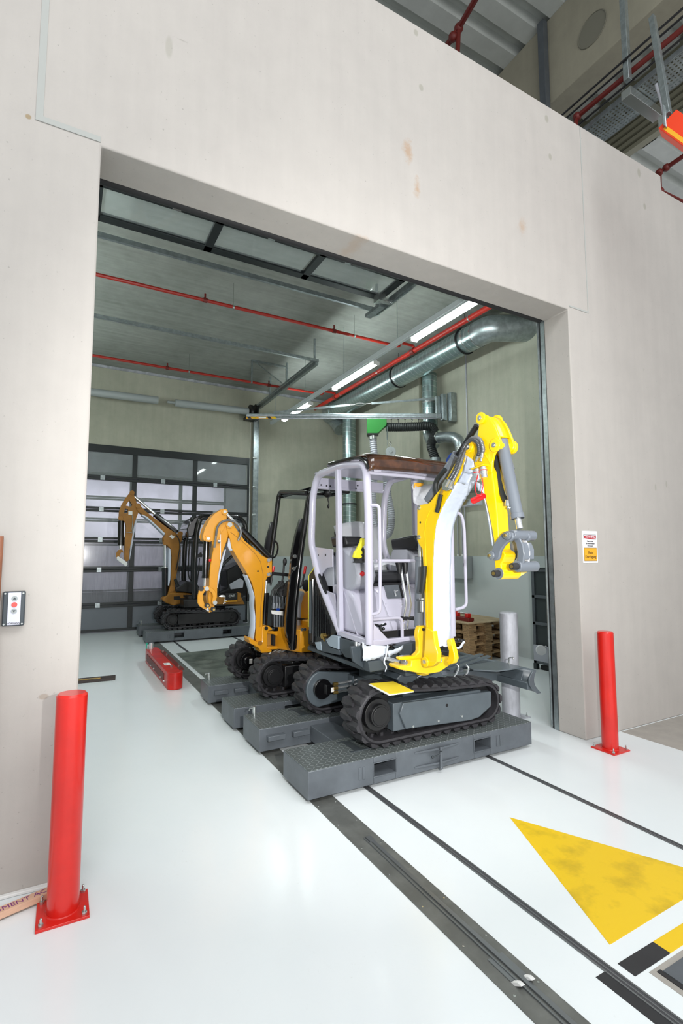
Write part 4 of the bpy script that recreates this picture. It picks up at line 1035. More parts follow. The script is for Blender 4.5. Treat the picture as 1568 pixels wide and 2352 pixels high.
# far crawler, inner side: rounded motor guard with hoses
b = MB(); c0 = V((2.05, 1.09, TZ+.23)); P = []
for i in range(17):
    a = PI/2+.25+(PI-.5)*i/16; P.append(c0+V((.155*math.cos(a), 0, .155*math.sin(a))))
P += [V((2.30, 1.09, TZ+.11)), V((2.62, 1.09, TZ+.16)), V((2.62, 1.09, TZ+.36)), V((2.30, 1.09, TZ+.345))]
b.prism(P, (0, .06, 0)); b.out('motor_guard', 'chassis grey', EX, bevel=.008)
MB().cyl((2.04, 1.06, TZ+.235), (2.04, 1.10, TZ+.235), .085, seg=28).box((2.06, 1.04, TZ+.19), (2.14, 1.07, TZ+.27)).out('drive_motor', 'black gloss paint', EX, bevel=.004)
MB().box((2.105, 1.038, TZ+.205), (2.135, 1.04, TZ+.245)).out('motor_label', 'paper white', EX)
for k in range(3):
    z = TZ+.2+.036*k
    q = MB().tube(catmull([(2.14, 1.04, z), (2.3, 1.03, z+.01), (2.42, 1.0, z+.04), (2.52, .96, z+.12), (2.62, .93, TZ+.37+.012*k)], 8), .0105, 10).out('track_hose', 'chrome', EX)
    MB().cyl((2.13, 1.04, z), (2.17, 1.038, z), .015, seg=8).out('hose_fitting', 'brass', q)
MB().box((2.30, 1.0, TZ+.18), (2.315, 1.09, TZ+.33)).out('hose_bracket', 'chassis grey', EX)
# centre frame
b = MB(); b.box((2.35, .43, TZ+.19), (2.9, 1.12, TZ+.33)).box((2.42, .3, TZ+.13), (2.52, 1.2, TZ+.27)).box((2.75, .3, TZ+.13), (2.85, 1.2, TZ+.27))
b.prism([(2.35, .43, TZ+.33), (2.9, .43, TZ+.33), (2.85, .5, TZ+.44), (2.4, .5, TZ+.44)], (0, .55, 0))
b.out('undercarriage_frame', 'chassis grey', EX, bevel=.006)
MB().cyl((2.6, .78, TZ+.40), (2.6, .78, TZ+.51), .26, seg=40).out('slew_ring', 'panel dark grey', EX, bevel=.005)
for k in range(2):
    MB().tube(catmull([(2.42, .42, TZ+.36), (2.46, .40, TZ+.42), (2.56, .40, TZ+.45), (2.66, .44, TZ+.45)][::1], 8) if k == 0 else catmull([(2.44, .40, TZ+.34), (2.48, .38, TZ+.40), (2.58, .38, TZ+.43), (2.67, .42, TZ+.43)], 8), .011, 10).out('hose', 'chrome', EX)
# dozer blade
b = MB(); rows = []
for i in range(9):
    t = i/8; z = .40+.20*t; x = 3.70-.045*math.sin(PI*t)+.03*(1-t)**2*1.6
    rows.append([(x, .20, z), (x, 1.34, z)])
b.grid(rows); bl = b.out('dozer_blade', 'chassis grey', EX, solid=.012)
b = MB()
for y in (.19, 1.33):
    P = [(3.70-.045*math.sin(PI*i/8)+.048*(1-i/8)**2, y, .40+.20*i/8) for i in range(9)]
    P2 = [(p[0]-.045-.02*math.sin(PI*i/8), y, p[2]) for i, p in enumerate(P)][::-1]
    b.prism(P+P2, (0, .014, 0))
outs(b, 'blade_end_plate', 'chassis grey', bl, bevel=.003)
b = MB(); b.box((3.60, .21, .44), (3.66, 1.33, .50)).prism([(3.65, .3, .50), (3.6, .3, .44), (3.66, .3, .58)], (0, .9, 0))
b.out('blade_beam', 'chassis grey', bl, bevel=.005)
b = MB()
for y in (.56, .98): b.prism([(2.85, y, .42), (2.85, y, .55), (3.2, y, .56), (3.66, y, .60), (3.64, y, .45), (3.2, y, .44)], (0, .05, 0))
outs(b, 'blade_arm', 'chassis grey', EX, bevel=.006)
b = MB(); b.prism([(3.25, .50, .585), (3.40, .36, .585), (3.66, .30, .60), (3.66, .62, .60), (3.3, .66, .585)], (0, 0, .012)); b.out('blade_gusset', 'chassis grey', EX, bevel=.003)
b = MB(); b.bar((3.15, .72, .56), (3.66, .72, .64), .05, .012).bar((3.15, .82, .56), (3.66, .82, .64), .05, .012); outs(b, 'blade_rib', 'chassis grey', EX)
ram(EX, (2.95, .77, .50), (3.62, .77, .52), .04, .6, 'cylinder grey')
MB().tube(fillet([(3.66, .47, .62), (3.66, .47, .665), (3.665, .42, .675), (3.665, .42, .66)], .01), .006, 8).cyl((3.66, .47, .585), (3.66, .47, .62), .013, seg=10).out('blade_lock_pin', 'zinc', EX)
b = MB()
for y, s in ((.52, .0), (.45, .05)): b.tube(catmull([(2.95+s, y, .50), (3.02+s, y-.03, .56), (3.1+s, y, .62), (3.12+s, y+.05, .64)], 6), .009, 8)
outs(b, 'blade_hose', 'chrome', EX)

# slewing deck under the cab
b = MB(); b.prism([(2.10, .36, .72), (2.86, .36, .72), (2.93, .5, .72), (2.93, 1.45, .72), (2.75, 1.68, .72), (2.25, 1.68, .72), (2.07, 1.45, .72), (2.07, .5, .72)], (0, 0, .035)); b.out('deck_plate', 'panel dark grey', EX, bevel=.006)
b = MB(); b.box((2.12, .42, .755), (2.9, 1.55, .90)); b.out('machinery_bay', 'black matt', EX, bevel=.01)
b = MB(); b.prism(ats([(836, 1482), (858, 1490), (963, 1478), (966, 1520), (845, 1544), (812, 1520), (806, 1486)], Y=.33), (0, .03, 0)); b.out('front_skirt', 'panel dark grey', EX, bevel=.006)
b = MB(); b.prism(ats([(905, 1484), (960, 1474), (966, 1500), (958, 1560), (930, 1580), (910, 1560), (940, 1530)], Y=.27), (0, .2, 0)).box((2.30, .2, .70), (2.62, .42, .76)); b.out('swing_bracket_base', 'panel dark grey', EX, bevel=.008)
b = MB(); b.prism(ats([(845, 1519), (884, 1515), (886, 1538), (850, 1545)], Y=.24), (0, .12, 0)); b.out('corner_guard', 'panel dark grey', EX, bevel=.006)
b = MB(); b.prism(ats([(722, 1475), (736, 1474), (738, 1495), (728, 1492)], X=2.045), (.03, 0, 0)).prism(ats([(748, 1470), (762, 1458), (776, 1462), (776, 1492), (755, 1484)], X=2.045), (.03, 0, 0)); outs(b, 'side_cover', mat('cover pale', (150, 164, 176), .3), EX, bevel=.004)
b = MB(); b.prism(ats([(728, 1474), (748, 1466), (755, 1486), (778, 1494), (778, 1505), (735, 1496)], X=2.05), (.03, 0, 0)).prism(ats([(776, 1464), (812, 1474), (812, 1514), (792, 1510), (779, 1490)], X=2.06), (.03, 0, 0)); outs(b, 'side_panel', 'panel dark grey', EX, bevel=.004)
b = MB(); b.cyl(at(738, 1461, X=2.03), at(738, 1461, X=2.03)+V((.04, 0, 0)), .022, seg=14).tube([at(740, 1461, X=2.02), at(745, 1472, X=2.01)], .009, 8); b.out('filler_cap', 'brass', EX)
b = MB(); b.cyl(at(818, 1474, Y=.36), at(818, 1490, Y=.36), .012, seg=10).cyl(at(825, 1477, Y=.36), at(825, 1492, Y=.36), .014, seg=10); outs(b, 'valve', 'chrome', EX, gap=.0005)
# engine hood behind the cab
b = MB(); b.prism(ats([(708, 1320), (722, 1300), (735, 1330), (775, 1450), (762, 1468), (738, 1480), (722, 1480), (712, 1472), (708, 1440)], X=2.075), (.8, 0, 0)); hd = b.out('engine_hood', 'black satin', EX, bevel=.012)
b = MB()
for i in range(9):
    a, c = at(724+i*4, 1345+i*11, X=2.07), at(724+i*4, 1462, X=2.07)
    b.bar(a, c, .008, .006)
outs(b, 'louvre', 'black gloss paint', hd, gap=.001)
MB().tube([at(718, 1330, X=2.065), at(719, 1400, X=2.065), at(718, 1475, X=2.065)], .012, 8).out('hood_hinge_rod', 'black gloss paint', hd)
MB().tube([at(722, 1303, X=2.06), at(709, 1322, X=2.06), at(708, 1440, X=2.06)], .0035, 6).out('yellow_seal', 'soft yellow', hd)
MB().prism(ats([(710, 1334), (713, 1334), (713, 1455), (710, 1455)], X=2.06), (.02, 0, 0)).out('hood_edge_strip', 'chassis grey', hd)

# cab frame
cg = 'cab lavender grey'
def yz(y, z, x): return V((x, y, z))
for x, nm in ((2.095, 'machine right side'), (2.915, 'machine left side')):
    side = fillet([yz(.385, .93, x), yz(.385, 1.95, x), yz(.42, 2.33, x), yz(.80, 2.385, x), yz(1.30, 2.37, x), yz(1.40, 2.18, x), yz(1.43, 1.72, x), yz(1.25, 1.38, x), yz(.84, .955, x)], .09, 7)
    MB().tube(side, .033, 14).out('side_frame_tube', cg, EX)
    MB().bar(yz(.845, .955, x), yz(.885, 2.37, x), .05, .045, up=(1, 0, 0)).out('door_pillar', cg, EX, bevel=.008)
    MB().bar(yz(.385, .945, x), yz(.87, .955, x), .05, .045).out('sill', cg, EX, bevel=.008)
    s_ = -1 if x < 2.5 else 1
    MB().tube(fillet([V((x, .37, 2.0)), V((x+.055, .315, 2.0)), V((x+.06, .315, 1.6)), V((x+.055, .315, 1.17)), V((x, .37, 1.155))] if x < 2.5 else [V((x, .37, 1.975)), V((x+.11, .36, 1.975)), V((x+.14, .36, 1.85)), V((x+.145, .36, 1.17)), V((x+.03, .37, 1.15))], .05, 5), .0135, 10).out('grab_handle', cg, EX)
lp = [(718, 1254), (763, 1262), (763, 1302), (748, 1306), (736, 1320), (736, 1345), (746, 1358), (766, 1362), (773, 1452), (782, 1458), (738, 1344), (723, 1300)]
MB().prism(ats([(718, 1256), (763, 1262), (763, 1302), (750, 1304), (738, 1318), (737, 1340), (748, 1356), (767, 1364), (770, 1380), (776, 1448), (782, 1454), (737, 1343), (718, 1288)], X=2.10), (.012, 0, 0)).out('lower_side_panel', cg, EX, bevel=.002)
b = MB()
for p, r in (((731, 1275), .007), ((747, 1275), .011)):
    c = at(*p, X=2.098); b.cyl(c, c+V((.004, 0, 0)), r, seg=12)
outs(b, 'panel_hole', 'black matt', EX)
b = MB(); b.tube(fillet([V((2.1, .40, 2.265)), V((2.5, .385, 2.262)), V((2.91, .40, 2.25))], .02), .017, 12).out('front_header', cg, EX)
b = MB(); b.box((2.1, .40, 2.27), (2.91, .41, 2.33)); b.out('header_plate', cg, EX)
MB().tube([V((2.15, .375, 1.565)), V((2.905, .375, 1.565))], .0135, 10).out('guard_rail', cg, EX)
MB().bar(V((2.10, .385, .935)), V((2.92, .385, .935)), .05, .05).out('front_sill', cg, EX, bevel=.008)
MB().prism([(2.12, .372, .955), (2.26, .372, .955), (2.13, .372, 1.08)], (0, .014, 0)).out('sill_gusset', cg, EX)
MB().prism([(2.90, .372, .955), (2.78, .372, .955), (2.89, .372, 1.08)], (0, .014, 0)).out('sill_gusset', cg, EX)
MB().tube(fillet([V((2.12, .38, 1.115)), V((2.40, .38, 1.115)), V((2.40, .38, .955))], .05, 5), .0135, 10).out('foot_guard', cg, EX)
MB().tube([V((2.76, .38, 1.115)), V((2.9, .38, 1.115))], .0135, 10).out('foot_guard', cg, EX)
# rear frame: upper panel with corner gussets
zr = at(800, 1124, Y=1.375).z
b = MB(); b.prism([(2.12, 1.375, zr), (2.89, 1.375, zr), (2.89, 1.375, 2.36), (2.12, 1.375, 2.36)], (0, .012, 0)); b.out('rear_upper_panel', cg, EX, bevel=.003)
MB().tube([V((2.1, 1.385, zr)), V((2.91, 1.385, zr))], .016, 10).out('rear_cross_tube', cg, EX)
b = MB()
for x, z in ((2.17, 2.29), (2.23, 2.285), (2.27, 2.285), (2.58, 2.31), (2.56, 2.28)): b.cyl((x, 1.37, z), (x, 1.376, z), .008, seg=10)
outs(b, 'panel_hole', 'black matt', EX)
b = MB(); b.box((2.08, .52, 2.375), (2.93, 1.34, 2.40)); b.out('roof_panel', cg, EX, bevel=.01)
# amber-black glossy roof visor
b = MB(); rows = []
for i in range(9):
    y, z = [(.338, 2.275), (.338, 2.31), (.342, 2.345), (.352, 2.375), (.375, 2.397), (.43, 2.41), (.55, 2.418), (.75, 2.424), (1.05, 2.428)][i]
    rows.append([(2.07, y, z-.012), (2.12, y, z+.006), (2.5, y, z+.012), (2.90, y, z+.006), (2.95, y, z-.012)])
b.grid(rows); b.out('roof_visor', 'amber roof', EX, solid=.022)
MB().tube([V((2.065, .335, 2.285)), V((2.065, .36, 2.335)), V((2.065, .45, 2.385)), V((2.065, .62, 2.41)), V((2.065, 1.0, 2.425))], .014, 10).out('visor_seal', 'black gloss paint', EX)
MB().box((2.13, .352, 2.268), (2.20, .366, 2.295)).out('visor_bracket', cg, EX, bevel=.004)
MB().ball((2.16, .36, 2.305), .016, 12, (1.3, .6, .7)).out('teal_cap', 'teal plastic', EX)
# hanging plastic bag and label pouch
rnd = random.Random(3)
b = MB(); rows = []
for i in range(7):
    t = i/6; rows.append([(2.60+.24*u*(1-.15*t)+rnd.uniform(-.012, .012), .47+.02*math.sin(5*u+3*t)+rnd.uniform(-.015, .015), 2.22-.17*t-.05*math.sin(PI*u)*t+rnd.uniform(-.008, .008)) for u in [j/6 for j in range(7)]])
b.grid(rows); b.out('plastic_bag', 'clear wrap', EX, solid=.002)
b = MB(); rows = []
for i in range(4):
    t = i/3; rows.append([(2.60+.10*u+.01*t, .465+.02*t, 2.225-.05*t*(1-u*.7)) for u in [j/3 for j in range(4)]])
b.grid(rows); b.out('bag_corner', 'sign amber', EX, solid=.003)
MB().tube([V((2.70, .46, 2.05)), V((2.71, .45, 1.99))], .003, 6).box((2.685, .44, 1.93), (2.72, .455, 1.99)).out('bag_tag', 'clear wrap', EX)
# inside: floor tub, seat plinth, seat, consoles
b = MB(); b.box((2.13, .45, .90), (2.89, 1.3, .95)); b.out('cab_floor', 'black matt', EX)
b = MB(); b.prism([(2.12, .40, .955), (2.42, .40, .955), (2.40, .50, 1.1), (2.12, .50, 1.12)], (0, .01, 0))
rows = []
for i in range(8):
    t = i/7; rows.append([(2.125+.76*u, .62+.20*t-.05*math.sin(PI*u)*(1-t)+.06*t*math.cos(6*u), .955+.40*t) for u in [j/12 for j in range(13)]])
b2 = MB(); b2.grid(rows); b2.out('seat_plinth', cg, EX, solid=.02)
b = MB(); b.box((2.13, .83, .96), (2.88, 1.30, 1.355)); b.out('seat_base', cg, EX, bevel=.02)
b = MB(); b.prism([(2.125, .45, .957), (2.125, .54, 1.10), (2.125, .66, 1.27), (2.125, .80, 1.34), (2.125, 1.0, 1.34), (2.125, 1.0, .957)], (.28, 0, 0)); b.out('moulded_step', cg, EX, bevel=.04, seg=4)
q = MB().prism([(2.47, .69, 1.235), (2.64, .69, 1.235), (2.64, .745, 1.36), (2.47, .745, 1.36)], (0, .008, .002)).out('access_door', 'cart grey', EX, bevel=.002)
MB().prism([(2.625, .683, 1.24), (2.645, .683, 1.24), (2.645, .74, 1.36), (2.625, .74, 1.36)], (0, .008, .002)).out('door_edge', 'black matt', q)
MB().cyl((2.53, .65, 1.26), (2.53, .67, 1.31), .008, seg=8).cyl((2.52, .65, 1.30), (2.55, .65, 1.305), .006, seg=8).out('door_catch', 'chrome', q)
MB().prism([(2.42, .635, 1.06), (2.63, .635, 1.06), (2.63, .68, 1.20), (2.44, .68, 1.20)], (0, .006, .001)).out('lower_cover', cg, EX, bevel=.002)
b = MB()
for x, y, z in ((2.45, .635, 1.075), (2.61, .635, 1.075), (2.61, .67, 1.185)): b.cyl((x, y-.004, z), (x, y+.002, z), .006, seg=8)
outs(b, 'bolt', 'zinc', EX)
MB().box((2.28, .78, 1.365), (2.74, 1.22, 1.47)).out('seat_cushion', 'seat black', EX, bevel=.035, seg=4)
MB().prism([(2.30, 1.16, 1.45), (2.72, 1.16, 1.45), (2.72, 1.30, 1.86), (2.66, 1.33, 1.90), (2.36, 1.33, 1.90), (2.30, 1.30, 1.86)], (0, .08, -.02)).out('seat_back', 'seat black', EX, bevel=.03, seg=4)
b = MB(); rows = []
for i in range(9):
    t = i/8; rows.append([(2.27+.48*u+rnd.uniform(-.012, .012), 1.10+.18*t-.03*math.sin(PI*u)+rnd.uniform(-.012, .012), 1.42+.52*t-.05*(2*u-1)**2*t) for u in [j/9 for j in range(10)]])
b.grid(rows); b.out('seat_wrap', 'clear wrap', EX, solid=.002)
b = MB(); rows = []
for i in range(5):
    t = i/4; rows.append([(2.36+.40*u+rnd.uniform(-.008, .008), .74+.10*t, 1.50+.05*t+.03*math.sin(4*u)+rnd.uniform(-.008, .008)) for u in [j/8 for j in range(9)]])
b.grid(rows); b.out('cushion_wrap', 'clear wrap', EX, solid=.002)
MB().box((2.30, .74, 1.345), (2.74, 1.2, 1.368)).cyl((2.3, .75, 1.355), (2.75, .75, 1.355), .012, seg=10).out('seat_rail', 'black satin', EX)
for x0, x1, s in ((2.13, 2.31, 1), (2.71, 2.88, -1)):
    P = [(0, .60, 1.44), (0, .64, 1.36), (0, .78, 1.30), (0, 1.0, 1.33), (0, 1.05, 1.5), (0, 1.02, 1.66), (0, .85, 1.68), (0, .74, 1.62), (0, .64, 1.54)] if s == 1 else [(0, .62, 1.48), (0, .66, 1.40), (0, .8, 1.36), (0, 1.0, 1.4), (0, 1.02, 1.6), (0, .95, 1.70), (0, .74, 1.68), (0, .66, 1.62)]
    MB().prism([(x0, p[1], p[2]) for p in P], (x1-x0, 0, 0)).out('control_console', 'console grey', EX, bevel=.03, seg=4)
    MB().prism([(x0-.005, .80, 1.70), (x0-.005, 1.06, 1.68), (x0-.005, 1.10, 1.78), (x0-.005, .84, 1.775)] if s == 1 else [(x0-.01, .55, 1.70), (x0-.01, .60, 1.66), (x0-.01, .96, 1.66), (x0-.01, .98, 1.76), (x0-.01, .60, 1.79)], (x1-x0+.01, 0, 0)).out('armrest', 'black satin', EX, bevel=.02, seg=3)
b = MB(); c = at(828, 1284, Y=.60); prof = [.066, .056, .062, .05, .058, .042, .046, .03, .024]
b.tube([c+V((0, 0, -.03+.016*i)) for i in range(9)], prof, 20); js = b.out('joystick_boot', 'black rubber', EX)
b = MB(); w_ = ats([(812, 1281), (832, 1284), (834, 1268), (830, 1262), (844, 1245), (842, 1238), (831, 1235), (828, 1246), (820, 1262), (815, 1268)], Y=.55); b.prism(w_, (0, .035, 0)); b.out('lever_cover_bag', 'soft yellow', js, label='yellow plastic cover over the joystick', bevel=.01)
MB().tube([c+V((0, 0, .1)), at(836, 1240, Y=.68)], .018, 10).out('joystick', 'black satin', js)
MB().tube([c+V((.0, 0, -.11)), at(831, 1318, Y=.6)], .007, 8).out('release_lever', 'black satin', EX)
MB().ball(at(832, 1318, Y=.59), .021, 16).out('release_knob', 'red plastic', EX, label='round red knob')
b = MB(); c = at(962, 1290, Y=.7); b.tube([c+V((0, 0, -.03+.016*i)) for i in range(6)], [.05, .045, .048, .036, .04, .024], 18); b.out('joystick_boot', 'black rubber', EX)
for k, (p, q, r2) in enumerate((((921, 1312), (933, 1385), (925, 1428)), ((933, 1312), (944, 1388), (936, 1432)))):
    a = MB().tube(fillet([at(p[0]-2, p[1]-12, Y=.52), at(*q, Y=.50), at(*r2, Y=.52)], .03), .0115, 10).out('travel_lever', 'chrome', EX)
    MB().tube([at(p[0]-7+3*k, 1290, Y=.525), at(p[0]-5+2*k, 1296, Y=.525), at(p[0]-3+k, 1318, Y=.52)], [.026, .028, .016], 14).out('lever_grip', 'black satin', a)
    MB().prism(ats([(920+20*k, 1424), (928+20*k, 1417), (938+20*k, 1417), (933+20*k, 1426)], Y=.46), (0, .05, 0)).out('foot_pedal', 'black satin', a)
    MB().cyl(at(926+9*k, 1432, Y=.52), at(926+9*k, 1450, Y=.52), .012, seg=10).out('lever_base', 'chrome', a)
MB().tube([at(860, 1435, Y=.42), at(872, 1438, Y=.42), at(886, 1433, Y=.42)], .010, 8).tube([at(872, 1438, Y=.42), at(876, 1452, Y=.42)], .012, 8).ball(at(880, 1444, Y=.42), .014, 10).out('swing_pedal', 'black gloss paint', EX)
MB().prism(ats([(858, 1452), (965, 1443), (965, 1458), (866, 1466)], Y=.40), (0, .03, 0)).out('door_sill_mat', 'black gloss paint', EX)
MB().box((2.14, .70, 1.27), (2.30, .72, 1.285)).cyl((2.16, .7, 1.255), (2.29, .7, 1.27), .006, seg=8).cyl((2.225, .69, 1.25), (2.225, .69, 1.29), .006, seg=8).out('console_bracket', 'chrome', EX)
b = MB(); P = [(2.16, 1.10+.16*math.cos(a), 1.42+.20*math.sin(a)) for a in [.2+i*2.6/14 for i in range(15)]]; b.tube(P, .018, 8); b.out('fender_seal', 'black satin', EX)
MB().prism([(2.13, 1.02, 1.05), (2.13, 1.28, 1.25), (2.13, 1.3, 1.45), (2.13, 1.2, 1.6), (2.13, 1.05, 1.62)], (.05, 0, 0)).out('fender', 'console grey', EX, bevel=.02)
# crumpled white protective film on the deck
def crumple(path_top, path_bot, Y0, name, m, seed, amp=.012, thick=.002, n=12, k=5, parent=None):
    r = random.Random(seed); rows = []
    for i in range(k):
        t = i/(k-1); row = []
        for j in range(n):
            u = j/(n-1)*(len(path_top)-1); a = min(int(u), len(path_top)-2); f = u-a
            p = V(path_top[a]).lerp(V(path_top[a+1]), f) if True else None
            q = V(path_bot[a]).lerp(V(path_bot[a+1]), f)
            w_ = p.lerp(q, t); row.append((w_.x+r.uniform(-amp, amp)*.4, w_.y-r.uniform(0, amp), w_.z+r.uniform(-amp, amp)*.5))
        rows.append(row)
    b = MB(); b.grid(rows); return b.out(name, m, parent, solid=thick, smooth=180)
crumple(ats([(830, 1475), (842, 1484), (862, 1480), (892, 1484)], Y=.235), ats([(833, 1518), (846, 1517), (866, 1512), (884, 1506)], Y=.235), 0, 'protective_film', 'white film', 5, parent=EX)
crumple(ats([(888, 1496), (905, 1492), (925, 1482)], Y=.24), ats([(890, 1508), (908, 1502), (921, 1496)], Y=.24), 0, 'protective_film', 'white film', 6, n=7, k=3, parent=EX)
MB().tube(catmull(ats([(890, 1482), (887, 1505), (882, 1520), (887, 1532), (884, 1543)], Y=.21), 5), [.006, .007, .008, .007, .006, .005, .006, .007, .006, .005, .006, .007, .006, .005, .006, .005, .006, .005, .004, .004, .003], 6).out('film_strip', 'white film', EX)
MB().tube(catmull(ats([(1035, 1482), (1046, 1488), (1056, 1487), (1062, 1478), (1066, 1474)], Y=.12), 5), .009, 6).out('film_strip', 'white film', EX)
b = MB()
for i in range(7):
    p = at(895+i*5, 1484+3*math.sin(i*2), Y=.30); b.ball(p, .018, 8, (1.3, .7, .6))
b.out('cable_bundle', 'black gloss paint', EX)
b = MB()
for i in range(4):
    p = at(1040+i*7, 1472+2*math.sin(i*2), Y=.30); b.ball(p, .022, 8, (1.3, .7, .7))
b.out('cable_bundle', 'black gloss paint', EX)

# ---------------- boom assembly, lying in a plane along Y
by = 'boom yellow'; XB = 2.30; BWd = .15
back = [(977, 1450), (975, 1400), (972, 1320), (969, 1262), (962, 1252), (957, 1240), (957, 1168), (960, 1160), (972, 1158), (981, 1157), (988, 1151), (999, 1136), (1013, 1119), (1030, 1088), (1050, 1054), (1069, 1030), (1071, 1022), (1079, 1017), (1087, 1021), (1090, 1030)]
belly = [(1091, 1040), (1087, 1050), (1070, 1065), (1058, 1088), (1038, 1124), (1025, 1147), (1011, 1174), (1001, 1205), (996, 1243), (994, 1290), (993, 1400), (994, 1455)]
boom = MB().prism(ats(back+belly, X=XB), (BWd, 0, 0)).out('boom', by, EX, bevel=.007)
inner = [(981, 1440), (979, 1340), (977, 1262), (975, 1225), (977, 1200), (984, 1178), (1000, 1158)]
MB().tube(ats(inner, X=XB-.001), .0028, 6).out('weld_seam', by, boom)
b = MB()
for p in ((962.5, 1166), (962.5, 1234)):
    c = at(*p, X=XB); b.cyl(c-V((.012, 0, 0)), c, .012, seg=6).cyl(c-V((.004, 0, 0)), c, .017, seg=14)
outs(b, 'bolt', 'zinc', boom)
c = at(965, 1200, X=XB); MB().cyl(c-V((.002, 0, 0)), c, .008, seg=12).out('bolt_hole', 'black matt', boom)
# belly film: follows the belly, wrinkled
rl = random.Random(11)
bel = ats([(1070, 1044), (1066, 1052), (1059, 1085), (1038, 1124), (1025, 1147), (1011, 1174), (1001, 1205), (996, 1243), (994, 1290), (993, 1345), (993, 1400), (993, 1445), (990, 1478), (990, 1484)], X=XB)
bl2 = catmull(bel, 6); rows = []
for i, p in enumerate(bl2):
    t = i/len(bl2); a = .004+.010*(math.exp(-t*6)+math.exp(-(1-t)*9)); row = []
    for j in range(9):
        u = j/8; row.append((XB-.004+(BWd+.008)*u, p.y-.009-rl.uniform(0, a)-(.01 if i > len(bl2)-5 else 0), p.z+rl.uniform(-a, a)*.5-(rl.uniform(0, .014) if i == len(bl2)-1 else 0)))
    rows.append(row)
rows = rows[4:]
MB().grid(rows).out('belly_film', 'white film', boom, solid=.002, smooth=180, label='white film taped along the boom belly')
hp = ats([(1071, 1046), (1088, 1059), (1092, 1075), (1086, 1090), (1074, 1124), (1060, 1120), (1062, 1085)], X=XB-.004)
crumple([hp[0], hp[1]], [hp[6], hp[3]], 0, 'film_wrap', 'white film', 8, amp=.006, n=6, k=6, parent=boom)
crumple([hp[6], hp[3]], [at(1048, 1108, X=XB-.004), at(1072, 1112, X=XB-.004)], 0, 'film_wrap', 'white film', 9, amp=.006, n=6, k=5, parent=boom)
b = MB(); c = at(1079, 1027, X=XB); b.cyl(c-V((.02, 0, 0)), c+V((BWd+.02, 0, 0)), .040, seg=30); b.out('boom_head_boss', by, boom, bevel=.004)
MB().cyl(c-V((.026, 0, 0)), c-V((.018, 0, 0)), .021, seg=20).cyl(c-V((.03, 0, 0)), c-V((.02, 0, 0)), .009, seg=6).out('pivot_pin', 'zinc', boom)
# cheeks of the boom foot and the pin between them
for x, P in ((XB-.012, [(977, 1440), (994, 1450), (998, 1482), (1004, 1500), (1003, 1520), (994, 1530), (980, 1533), (971, 1522), (974, 1490)]), (XB+BWd-.028, [(1025, 1470), (1033, 1466), (1038, 1484), (1042, 1500), (1044, 1513), (1040, 1523), (1030, 1527), (1023, 1519), (1029, 1508), (1030, 1495), (1026, 1482)])):
    MB().prism(ats(P, X=x), (.04, 0, 0)).out('foot_cheek', by, boom, bevel=.006)
c = at(978, 1520, X=XB-.012)
MB().cyl(c-V((.012, 0, 0)), c+V((.0, 0, 0)), .036, seg=26).out('foot_boss', by, boom, bevel=.003)
MB().cyl(c-V((.02, 0, 0)), c-V((.01, 0, 0)), .016, seg=16).cyl(c-V((.024, 0, 0)), c-V((.012, 0, 0)), .008, seg=6).out('foot_pin', 'zinc', boom)
MB().cyl(c+V((.04, 0, 0)), c+V((.13, 0, 0)), .018, seg=18).out('pivot_pin', 'chrome', boom)
MB().cyl(at(1044, 1514, X=XB+BWd+.012), at(1044, 1514, X=XB+BWd+.03), .012, seg=10).out('foot_pin', 'zinc', boom)
# swing post casting
b = MB()
b.prism(ats([(917, 1510), (935, 1508), (952, 1507), (962, 1497), (962, 1476), (959, 1462), (960, 1449), (964, 1438), (979, 1436), (985, 1460), (985, 1500), (1003, 1498), (1003, 1512), (985, 1514), (952, 1517), (940, 1517), (917, 1516)], Y=.06), (0, .05, 0))
b.prism(ats([(917, 1530), (944, 1529), (945, 1516), (985, 1512), (1000, 1512), (1030, 1508), (1044, 1514), (1038, 1525), (1010, 1544), (980, 1549), (960, 1546), (945, 1543), (917, 1538)], Y=.02), (0, .14, 0))
b.cyl(at(970, 1500, Y=.15), at(970, 1549, Y=.15), .05, seg=24)
b.out('swing_post', by, EX, bevel=.012, seg=3)
b = MB(); c = at(972, 1446, Y=.055); b.cyl(c-V((0, .006, 0)), c+V((0, .01, 0)), .010, seg=14); b.out('pin_hole', 'black matt', EX)
c = at(930, 1512, Y=.1)
MB().cyl(at(930, 1507, Y=.1), at(930, 1541, Y=.1), .016, seg=16).box(tuple(at(919, 1507, Y=.1)), tuple(at(941, 1506, Y=.1)+V((0, .02, .006)))).out('swing_pin', 'zinc', EX)
MB().cyl(at(930, 1517, Y=.1), at(930, 1530, Y=.1), .036, seg=22).out('swing_rod_eye', 'cylinder grey', EX)
ram(EX, at(846, 1500, Y=.36), at(924, 1523, Y=.11), .03, .5, 'cylinder grey')
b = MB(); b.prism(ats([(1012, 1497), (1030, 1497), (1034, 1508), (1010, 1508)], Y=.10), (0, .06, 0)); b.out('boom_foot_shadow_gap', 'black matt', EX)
# boom cylinder (behind the boom) and its hose
ram(EX, at(962, 1440, X=XB+.075), at(966, 1210, X=XB+.075), .038, .7, 'cylinder grey')
MB().tube(catmull(ats([(968, 1360), (971, 1340), (973, 1320), (974, 1300)], X=XB-.02), 5), .02, 10).out('rubber_hose', 'black hose', EX)
MB().cyl(at(969, 1380, X=XB-.02), at(969, 1405, X=XB-.02), .014, seg=10).cyl(at(968, 1374, X=XB-.02), at(968, 1378, X=XB-.02), .019, seg=8).out('hose_fitting', 'zinc', EX)
# arm cylinder (grey) above the boom
ram(EX, at(985, 1150, X=XB+.075), at(1098, 972, X=XB+.075), .040, .62, 'cylinder grey', rod='black satin')
